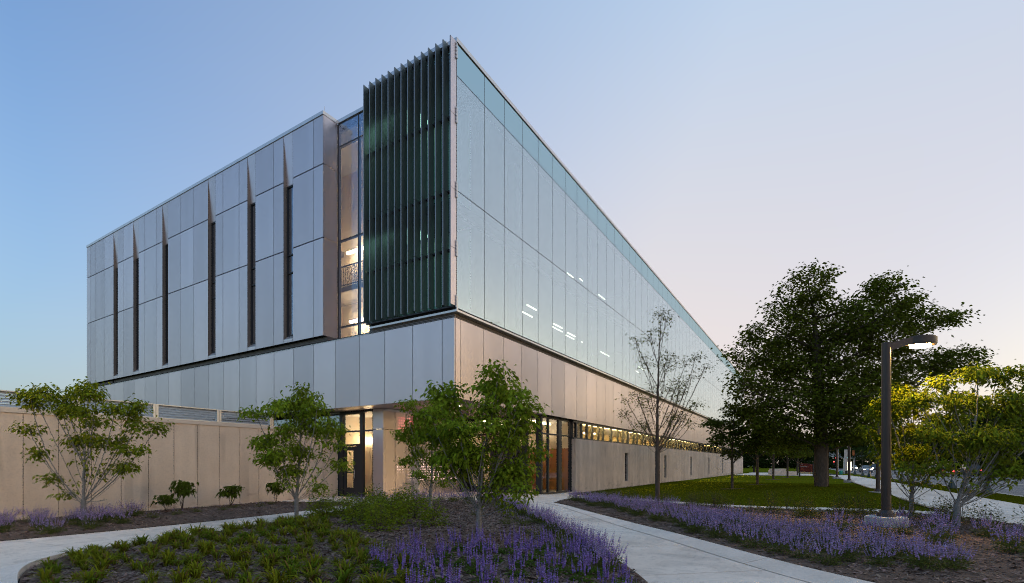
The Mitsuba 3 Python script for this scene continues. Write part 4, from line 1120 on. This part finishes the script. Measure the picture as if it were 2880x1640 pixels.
# the purple drift behind the kerb on the right
drift = Polygon([(3.6, -3.0), (2.4, -4.1), (.2, -6.2), (-1.9, -8.2), (-3.4, -9.5), (-4.6, -10.6), (-5.6, -11.7), (-5.9, -13.2), (-4.6, -13.6), (-3.6, -12.2), (-2.0, -10.6), (.0, -8.7), (1.7, -6.6), (3.0, -4.6), (4.6, -3.2)]).intersection(right_poly.buffer(-.2))
pts = []
for x, y in scatter(drift, 900, 31):
    if all(math.hypot(x - a, y - b) > .39 for a, b in pts) and math.hypot(x + .15, y + 12.96) > .95:
        pts.append((x, y))
for x, y in pts[:105]:
    catmint(x, y, h_right, 'purple-flowered catmint in the drift behind the kerb on the right', 'catmint drift behind the kerb')
for x, y in ((-1.6, -12.0), (-1.5, -13.1), (-1.7, -13.7), (-2.2, -12.6), (-2.6, -13.5), (-3.1, -14.4), (-2.2, -14.6), (-1.2, -14.5), (-3.9, -14.6), (-3.4, -15.4), (-2.5, -15.4), (-.2, -13.9), (.3, -13.2)):
    catmint(x, y, h_right, 'purple-flowered catmint clump round the lamp pedestal and at the right edge', 'catmint by the lamp pedestal', 1.1)
for x, y in ((-11.2, 4.2), (-11.0, 4.9), (-10.6, 3.9), (-10.4, 4.6), (-10.9, 5.6), (-10.2, 5.3), (-9.8, 4.2), (-10.1, 6.2), (-9.5, 5.6), (-11.5, 5.0), (-9.0, 5.2), (-8.6, 5.9), (-11.6, 3.7), (-12.0, 4.5), (-9.2, 4.5), (-8.7, 5.0), (-9.7, 3.7), (-9.1, 6.0), (-8.2, 5.5), (-10.6, 6.5), (-7.8, 6.1), (-9.0, 3.9), (-10.5, 3.4)):
    catmint(x, y, h_left, 'purple-flowered catmint massed in the bed round the farthest left tree', 'catmint in the bed by the left wall')
for x, y in ((-8.9, 4.2), (-8.0, 4.6), (-7.2, 5.0), (-6.5, 5.3), (-5.7, 5.2), (-5.0, 5.8), (-4.2, 5.6), (-3.4, 6.2), (-9.9, 3.3), (-10.7, 3.15), (-3.0, 5.2)):
    catmint(x, y, h_left, 'mostly green catmint with few flowers in the bed along the beige wall', 'green catmint along the beige wall', 1.0, 'green_catmint')
for x, y in ((-3.6, -3.6), (-2.6, -2.9), (-1.6, -2.2), (-1.0, -1.4), (-4.6, -5.2), (-5.6, -6.4), (-3.4, -4.6), (-2.0, -3.3), (-6.3, -7.0), (-.6, -.4)):
    catmint(x, y, h_center, 'mostly green catmint with few flowers inside the purple edging of the island bed', 'green catmint in the island bed', .95, 'green_catmint')
ks = 0
salvia_zone = Polygon([(-9.9, -6.1), (-8.75, -6.0), (-8.0, -6.1), (-7.6, -6.9), (-7.0, -7.2), (-6.6, -7.6), (-7.2, -8.9), (-8.4, -9.6), (-10.4, -10.0), (-11.2, -8.6)])
pts = []
for x, y in scatter(salvia_zone, 1200, 33):
    if all(math.hypot(x - a, y - b) > .42 for a, b in pts) and math.hypot(x + 7.09, y + 6.15) > .9:
        pts.append((x, y))
for x, y in pts[:150]:
    rr_ = np.random.default_rng(2000 + ks)
    plant('salvia' if ks == 0 else f'salvia_{ks:03d}', 'salvia', rr_.integers(0, 3), x, y, h_center(np.array([x]), np.array([y]))[0] - .01, rr_.uniform(.8, 1.15), rr_.uniform(0, 360),
          'upright violet flower spikes with broad leaves at the front of the island bed', 'salvia', 'violet salvia at the front of the island bed')
    ks += 1
kb = 0
for x, y, s in ((-5.3, .75, 1.1), (-4.9, .3, 1.0), (-5.5, -.9, 1.05), (-6.5, -2.2, .95), (-4.4, -.5, 1.05), (-3.6, .2, .95), (-4.1, -1.2, 1.05), (-3.2, -.5, .9), (-5.0, -2.6, 1.15), (-5.7, -1.8, 1.0), (-6.3, -3.0, 1.1), (-7.2, -3.6, .95), (-5.9, -4.0, .9), (-4.9, -1.6, 1.0), (-6.0, -.3, .9)):
    plant('shrub' if kb == 0 else f'shrub_{kb:03d}', 'shrub', kb, x, y, h_center(np.array([x]), np.array([y]))[0] - .02, s * 1.25, 77.0 * kb,
          'knee-high leafy green shrub in the thicket in the middle of the island bed', 'shrub', 'green shrubs in the island bed')
    kb += 1
LEFT_SH = [(-6.9, 6.4, .85, .75, 'low broad-leaved shrub by the wall, lower left of the tall stemmed one'), (-6.25, 6.75, .95, 1.35, 'broad-leaved shrub with a bare stem by the beige wall'), (-4.7, 6.6, 1.05, 1.05, 'spreading broad-leaved shrub in the middle of the beige wall'), (-3.0, 6.5, .85, 1.15, 'broad-leaved shrub by the wall, just left of the round-headed tree trunk')]
for k, (x, y, s, sz, lab) in enumerate(LEFT_SH):
    plant('hydrangea' if k == 0 else f'hydrangea_{k:03d}', 'hydrangea', k, x, y, h_left(np.array([x]), np.array([y]))[0] - .02, s, 60.0 * k, lab, 'shrub', sz=sz)
ka = 0
for x, y in scatter(Polygon([(4.7, -3.4), (3.9, -6.9), (3.4, -9.0), (3.5, -11.6), (3.5, -14.4), (1.2, -15.2), (-1.6, -16.2), (-.9, -15.4), (.6, -13.2), (.6, -11.2), (1.5, -8.4), (2.6, -6.0), (4.0, -3.8)]), 46, 35):
    plant('airy_shrub' if ka == 0 else f'airy_shrub_{ka:03d}', 'airy_shrub', ka, x, y, h_right(np.array([x]), np.array([y]))[0] - .02, .8 + .5 * ((ka * 37) % 10) / 10, 50.0 * ka,
          'thin airy shrub at the back of the bed before the lawn path', 'shrub', 'airy shrubs at the back of the right bed')
    ka += 1

# ---------------------------------------------------------------- lamp posts
def lamp_post(key, x, y, label, heading=0.0, lit=None, h=4.46, weight=1.0, ped=.42, group='brown lamp posts'):
    """Pedestal, base collar, pole, curved arm and a flat oval head with a lamp strip beneath; heading turns the arm."""
    ca, sa = math.cos(heading), math.sin(heading)
    Mx = np.array([[ca, -sa, 0, x], [sa, ca, 0, y], [0, 0, 1, 0], [0, 0, 0, 1.0]])

    def add(name, m, b, **k):
        m.apply_transform(Mx)
        put(f'{key}__{name}', m, b, **k)
    tag(key, label, 'lamp post', group)
    prof = Point(0, 0).buffer(.42, 24)
    pm = cat(extrude(prof, ped - .02, -.05), extrude(prof.buffer(-.02), .02, ped - .07))
    add('pedestal', pm, 'pedestal')
    add('collar', cat(cyl((0, 0, ped - .05), (0, 0, ped + .03), .19, .18, 20), cyl((0, 0, ped + .03), (0, 0, ped + .10), .15, .12, 20)), 'pole_brown', smooth=35)
    add('pole', cat(cyl((0, 0, ped), (0, 0, h), .098, .094, 24)), 'pole_brown', smooth=35)
    add('hand_hole_cover', box(-.045, .045, -.105, -.088, ped + .45, ped + .62), 'pole_brown')
    for a_ in (.8, 2.4, 3.9, 5.5):
        add('bolt', cyl((.165 * math.cos(a_), .165 * math.sin(a_), ped + .02), (.165 * math.cos(a_), .165 * math.sin(a_), ped + .075), .016, n=6), 'aluminium')
    t = np.linspace(0, 1, 14)
    cx, cz = .08 + .52 * t, h - .10 + .13 * np.sin(t * 1.5) ** 1.2
    arm = [trimesh.convex.convex_hull(np.array([(a, sy * (.05 + .03 * u), z + dz) for a, z, u in ((cx[i], cz[i], t[i]), (cx[i + 1], cz[i + 1], t[i + 1])) for sy in (-1, 1) for dz in (-.09 + .01 * u, .09 - .01 * u)])) for i in range(13)]
    add('arm', cat(box(.07, .11, -.06, .06, h - .20, h - .01), arm), 'pole_brown', smooth=30)
    oval = Polygon([(.86 + .31 * math.cos(a), .21 * math.sin(a)) for a in np.linspace(0, 2 * PI, 40)[:-1]])
    add('head', cat(extrude(oval.buffer(-.012), .03, h - .05), extrude(oval, .14, h - .02), extrude(oval.buffer(-.03), .03, h + .12)), 'pole_brown', smooth=30)
    if lit:
        add('lamp', box(.62, .98, -.10, .10, h - .105, h - .052), 'lamp_skin', emit=lit, weight=weight)
    else:
        add('lamp', box(.62, .98, -.10, .10, h - .105, h - .052), 'white_paint')


AR = math.atan2(RT[1], RT[0])
AMB = (1.0, .58, .13)
lamp_post('lamp_post', -.15, -12.96, 'tall brown lamp post with a lit amber head, standing in the bed at the right', AR, tuple(400 * c for c in AMB), weight=5.0)
lamp_post('lamp_post_001', 17.4, -14.3, 'brown lamp post directly behind the nearest one, at the lawn edge', AR - .4, h=4.4, ped=.22)
lamp_post('lamp_post_002', 39.2, -14.05, 'brown lamp post with a round pedestal, left of the headlights', AR - .4, h=4.4, ped=.2)
lamp_post('lamp_post_003', 52.0, -13.5, 'farthest brown lamp post, just right of the big maple trunk', AR - .4, h=4.4, ped=.2)
lamp_post('lamp_post_004', -12.6, 4.3, 'brown lamp post beside the left wall, outside the frame', math.radians(50), tuple(130 * c for c in (1.0, .72, .42)), weight=3.0)

# ---------------------------------------------------------------- sign, seat wall, street furniture
tag('campus_sign', 'dark red sign board with white lettering between two black posts', 'sign')
sa, sb = np.array([60.04, -9.66]), np.array([58.4, -11.2])
sd = (sb - sa) / np.linalg.norm(sb - sa); SL = np.linalg.norm(sb - sa)
SM = np.eye(4); SM[:2, 0] = sd; SM[:2, 1] = (-sd[1], sd[0]); SM[:2, 3] = sa


def on_sign(name, m, b, **k):
    m.apply_transform(SM)
    put(f'campus_sign__{name}', m, b, **k)


on_sign('post', box(-.06, .06, -.06, .06, -.1, 1.75), 'black')
on_sign('post_001', box(SL - .06, SL + .06, -.06, .06, -.1, 1.70), 'black')
on_sign('board', extrude(Polygon([(.07, .62), (SL - .07, .62), (SL - .07, 1.60), (.40, 1.72), (.07, 1.62)]), .06).apply_transform(np.array([[1, 0, 0, 0], [0, 0, -1, .03], [0, 1, 0, 0], [0, 0, 0, 1.0]])), 'sign_red')
on_sign('base_strip', box(.07, SL - .07, -.035, .035, .36, .61), 'sign_cream')
for txt, hgt, lx_, lz, nm in (('2213', .085, .30, 1.50, 'number'), ('Innovation Hall', .115, .16, 1.24, 'lettering')):
    m = meshkit.text_mesh(txt, hgt, .006)
    m.apply_transform(np.array([[1, 0, 0, lx_], [0, 0, -1, -.031], [0, 1, 0, lz], [0, 0, 0, 1.0]]))
    on_sign(nm, m, 'white_paint')
tag('seat_wall', 'low stepped pale stone seat wall beyond the lawn', 'seat wall')
for k, (a, b, z0, z1, w) in enumerate((((68.5, -5.7), (69.6, -7.3), -.1, .72, 1.3), ((69.6, -7.3), (70.4, -8.8), -.1, .55, 1.3), ((69.7, -5.6), (70.7, -7.4), -.1, .92, 1.0))):
    put(num('seat_wall__block'), extrude(LineString([a, b]).buffer(w / 2, cap_style=2, join_style=2), z1 - z0, z0), 'kerb')
put('far_path', extrude(Polygon([(66, -1), (90, -1), (90, -12), (74, -12.4), (66.3, -11.8)]), .05, -.03), 'paving', label='pale paved terrace beyond the far end of the lawn', cat='path', kind='structure')
# young street trees with watering bags stand in the verge
BAGS = [(78.7, -16.6), (67.9, -16.9), (63.6, -17.3), (57.9, -17.6), (42.8, -18.2), (35.0, -18.9), (28.6, -19.2), (22.4, -19.6)]
ORD = ['eighth', 'seventh', 'sixth', 'fifth', 'fourth', 'third', 'second', 'nearest']
for k, (x, y) in enumerate(BAGS):
    prof = np.array([(0.02, .62), (.07, .60), (.10, .5), (.20, .22), (.24, .06), (.22, 0), (0.0, 0)])[::-1]
    m = trimesh.creation.revolve(prof, sections=14)
    v = np.array(m.vertices); v[:, :2] *= (1 + .16 * np.sin(np.arctan2(v[:, 1], v[:, 0]) * 5 + k))[:, None]; v[:, 2] *= .95
    m.vertices = v + np.array([x, y, -.03])
    bag = 'watering_bag' if k == 0 else f'watering_bag_{k:03d}'
    put(bag, m, 'bag_green', smooth=40, label=f'dark green watering bag round the {ORD[k]} young tree stem in the verge', cat='watering bag', group='watering bags in the verge')
    tree('sapling' if k == 0 else f'sapling_{k:03d}', (x, y), 1.6, [(0, 3.1, .5, .55), (-.3, 2.5, .45, .35), (.3, 2.4, .45, .4), (0, 3.7, .3, .35)], f'thin {ORD[k]} sapling in the grass verge, a green bag at its foot', seed=500 + k, dens=60, step=.14, depth=.35, r_tip=.006, r_base=.03, bark='bark_brown',
         leaf=dict(per=5, L=.11, W=.07, spread=.09, droop=.4, col=(.045, .065, .014), flat=.6), group='saplings in the verge', cat_='sapling')


def signal(key, x, y, label, heads, arm=None):
    tag(key, label, 'traffic light')
    put(key + '__pole', cyl((x, y, -.1), (x, y, 5.6), .10, .08, 10), 'aluminium')
    for i, (dx, dy, z, colr) in enumerate(heads):
        hk = num(key + '__head')
        put(hk, cat(box(x + dx - .16, x + dx + .16, y + dy - .17, y + dy + .17, z - .5, z + .5)), 'orange' if colr is None else 'black')
        if colr is not None:
            s = trimesh.creation.cylinder(radius=.13, height=.05, sections=12)
            s.apply_transform(trimesh.transformations.rotation_matrix(PI / 2, (0, 1, 0))); s.apply_translation((x + dx - .18, y + dy, z + .28))
            put(num(hk + '__lens'), s, 'lamp_skin', emit=colr, weight=.08)


RED = (5, .16, .08)
signal('traffic_light', 116.8, -15.6, 'traffic light showing red just right of the big maple trunk', [(0, .35, 2.75, RED), (0, .8, 1.9, RED)])
signal('traffic_light_001', 106.1, -17.3, 'traffic light with an orange housing beside the pavement', [(0, -.55, 3.9, None), (.3, .45, 2.6, (.2, 2.0, 1.3))])
signal('traffic_light_002', 67.6, -36.0, 'traffic light showing red at the far right, seen through the leaves', [(-.2, 0, 3.3, (5, .6, .1))])
tag('footbridge', 'pale enclosed footbridge crossing the street in the distance', 'footbridge')
put('footbridge__deck', cat(box(196, 199, -36, -8, 4.1, 4.4)), 'aluminium')
put('footbridge__side', cat(box(195.9, 196.0, -36, -8, 4.42, 5.7)), 'car_silver')
put('footbridge__roof', cat(box(195.6, 199.3, -36, -8, 5.72, 5.9)), 'white_paint')
for y in (-13.4, -34):
    put(num('footbridge__pier'), box(197, 198, y - .5, y + .5, -.1, 4.09), 'kerb')
tag('bus_shelter', 'grey bus shelter with glass sides beside the far pavement', 'bus shelter')
put('bus_shelter__roof', box(84.6, 88.4, -17.0, -15.4, 2.55, 2.68), 'aluminium')
for x in (84.8, 88.2):
    for y in (-16.9, -15.5):
        put(num('bus_shelter__post'), box(x - .06, x + .06, y - .06, y + .06, -.05, 2.55), 'aluminium')
put('bus_shelter__back_pane', quad((84.86, -15.5, .2), (88.14, -15.5, .2), (88.14, -15.5, 2.3), (84.86, -15.5, 2.3)), 'glass_clear')
put('bus_shelter__bench', cat(box(85.2, 87.8, -16.0, -15.6, .42, .48), box(85.3, 85.4, -15.9, -15.7, -.05, .42), box(87.6, 87.7, -15.9, -15.7, -.05, .42)), 'frame_dark')
put('bus_shelter__light_panel', box(84.70, 84.73, -16.5, -15.9, .6, 2.0), 'lamp_skin', emit=(2.2, 1.9, 1.3), weight=.05)
put('concrete_pillar', box(91.0, 91.5, -16.2, -15.7, -.1, 4.2), 'kerb', label='square grey concrete pillar behind the bus shelter', cat='pillar')
put('litter_bin', cat(cyl((81.2, -14.9, -.05), (81.2, -14.9, .5), .22, .26, 14), cyl((81.2, -14.9, .5), (81.2, -14.9, .58), .28, .2, 14)), 'teal', smooth=35, label='small teal bin beside the pavement, near the bus shelter', cat='bin')


# ---------------------------------------------------------------- cars
def car(key, x, y, heading, paint, label, kindc='saloon', front=None, rear=None, z=-.135):
    tag(key, label, 'car', 'cars on the street')
    ca, sa_ = math.cos(heading), math.sin(heading)
    Mx = np.array([[ca, -sa_, 0, x], [sa_, ca, 0, y], [0, 0, 1, z], [0, 0, 0, 1.0]])

    def add(name, m, b, **k):
        m.apply_transform(Mx); put(num(f'{key}__{name}'), m, b, **k)
    if kindc == 'saloon':
        low = [(-2.2, .28), (-2.25, .62), (-2.15, .92), (-1.4, .98), (1.0, .94), (2.05, .78), (2.25, .58), (2.22, .28)]
        cab = [(-1.75, .95), (-1.0, 1.40), (.15, 1.44), (1.05, .93)]
    else:
        low = [(-2.25, .35), (-2.3, .8), (-2.25, 1.12), (-1.4, 1.14), (1.05, 1.10), (2.1, .98), (2.3, .72), (2.25, .35)]
        cab = [(-2.2, 1.1), (-1.95, 1.68), (.2, 1.72), (1.05, 1.08)]

    def hullbody(pts, hw, rnd):
        a = np.array(pts)
        c = a.mean(0)
        return trimesh.convex.convex_hull(np.vstack([np.column_stack([a[:, 0], np.full(len(a), s * (hw - rnd)), a[:, 1]]) for s in (-1, 1)] + [np.column_stack([(a[:, 0] - c[0]) * .97 + c[0], np.full(len(a), s * hw), (a[:, 1] - c[1]) * .9 + c[1]]) for s in (-1, 1)]))
    add('body', hullbody(low, .90, .08), paint, smooth=25)
    cb = np.array(cab)
    roof = trimesh.convex.convex_hull(np.vstack([[(px__, s * (.80 if pz < 1.2 else .62), pz) for px__, pz in cab] for s in (-1, 1)]))
    add('cabin', roof, paint, smooth=25)
    cc = cb.mean(0)
    for s in (-1, 1):
        q = (cb - cc) * .80 + cc
        wy = [s * (.80 if pz < 1.2 else .66) for _, pz in q]
        m = trimesh.convex.convex_hull(np.array([(q[i, 0], wy[i] * k, q[i, 1]) for i in range(4) for k in (.97, 1.02)]))
        add('window', m, 'car_glass')
    add('windscreen', trimesh.convex.convex_hull(np.array([(cab[3][0] - .02 + e, s * .70, cab[3][1] + .06) for s in (-1, 1) for e in (0, .03)] + [(cab[2][0] + .06 + e, s * .56, cab[2][1] - .05) for s in (-1, 1) for e in (0, .03)])), 'car_glass')
    add('rear_window', trimesh.convex.convex_hull(np.array([(cab[0][0] + .06 - e, s * .70, cab[0][1] + .07) for s in (-1, 1) for e in (0, .05)] + [(cab[1][0] - .03 - e, s * .56, cab[1][1] - .05) for s in (-1, 1) for e in (0, .05)])), 'car_glass')
    for wx in (-1.38, 1.40):
        for s in (-1, 1):
            add('wheel', cat(cyl((wx, s * .70, .32), (wx, s * .91, .32), .32, n=16), cyl((wx, s * .91, .32), (wx, s * .92, .32), .19, n=12)), 'tyre')
    zz = .66 if kindc == 'saloon' else .82
    for s in (-1, 1):
        m = box(2.16, 2.27, s * .62 - .15, s * .62 + .15, zz - .07, zz + .07)
        add('headlight', m, 'lamp_skin', **(dict(emit=front, weight=.06) if front else {}))
        m = box(-2.30, -2.18, s * .68 - .13, s * .68 + .13, zz + .02, zz + .19)
        if rear:
            add('taillight', m, 'lamp_skin', emit=rear, weight=.06)
        else:
            add('taillight', m, 'sign_red')
    add('number_plate', box(-2.29, -2.27, -.26, .26, zz - .10, zz + .02), 'white_paint')


HL, HLW, TLt = (45, 24, 6), (30, 26, 19), (5, .10, .08)
car('street_car', 113.9, -20.4, PI + .08, 'car_silver', 'car coming on with amber-glaring headlights, between the two far lamp posts', front=HL)
car('street_car_001', 167.0, -20.9, PI + .08, 'car_white', 'farthest oncoming car with small white headlights, beside the orange traffic light', front=HLW)
car('street_car_002', 134.6, -23.6, PI + .06, 'car_dark', 'oncoming dark car with white headlights, close behind the lamp posts', 'suv', front=HLW)
car('street_car_003', 81.5, -30.4, .06, 'car_dark', 'dark car with both red tail lights glowing, behind the rightmost trunk', 'suv', rear=TLt)
car('street_car_004', 79.7, -27.2, .06, 'car_red', 'car with red tail lights glowing, just left of the rightmost trunk', rear=TLt)
car('street_car_005', 108.6, -30.8, .06, 'car_white', 'white car farther up the street, between the two right-hand trees', rear=(4, .15, .1))


# ---------------------------------------------------------------- labels by place, for the groups small enough to count
ORDINAL = ['first', 'second', 'third', 'fourth', 'fifth', 'sixth', 'seventh', 'eighth', 'ninth', 'tenth', 'eleventh', 'twelfth', 'thirteenth', 'fourteenth', 'fifteenth', 'sixteenth',
           'seventeenth', 'eighteenth', 'nineteenth', 'twentieth', 'twenty-first', 'twenty-second', 'twenty-third', 'twenty-fourth', 'twenty-fifth', 'twenty-sixth', 'twenty-seventh', 'twenty-eighth']
for grp, what in (('green shrubs in the island bed', 'knee-high green shrub, {} from the left in the island bed thicket'),
                  ('catmint by the lamp pedestal', 'purple catmint clump, {} from the left of those round the lamp pedestal'),
                  ('catmint in the bed by the left wall', 'purple catmint, {} from the left in the bed round the farthest left tree'),
                  ('green catmint along the beige wall', 'mostly green catmint, {} from the left along the beige wall'),
                  ('green catmint in the island bed', 'mostly green catmint, {} from the left inside the purple edging of the island bed'),
                  ('catmint at the porch end of the island bed', 'purple catmint, {} from the left at the porch end of the island bed')):
    keys = [k for k, v in labels.items() if v.get('group') == grp]

    def side_of(k):
        d = np.array(scene[k]['to_world'].matrix, float)[:3, 3] - CAM
        return float(d @ RT) / float(d @ FW)
    for n, k in enumerate(sorted(keys, key=side_of)):
        if n < len(ORDINAL):
            labels[k]['label'] = what.format(ORDINAL[n])
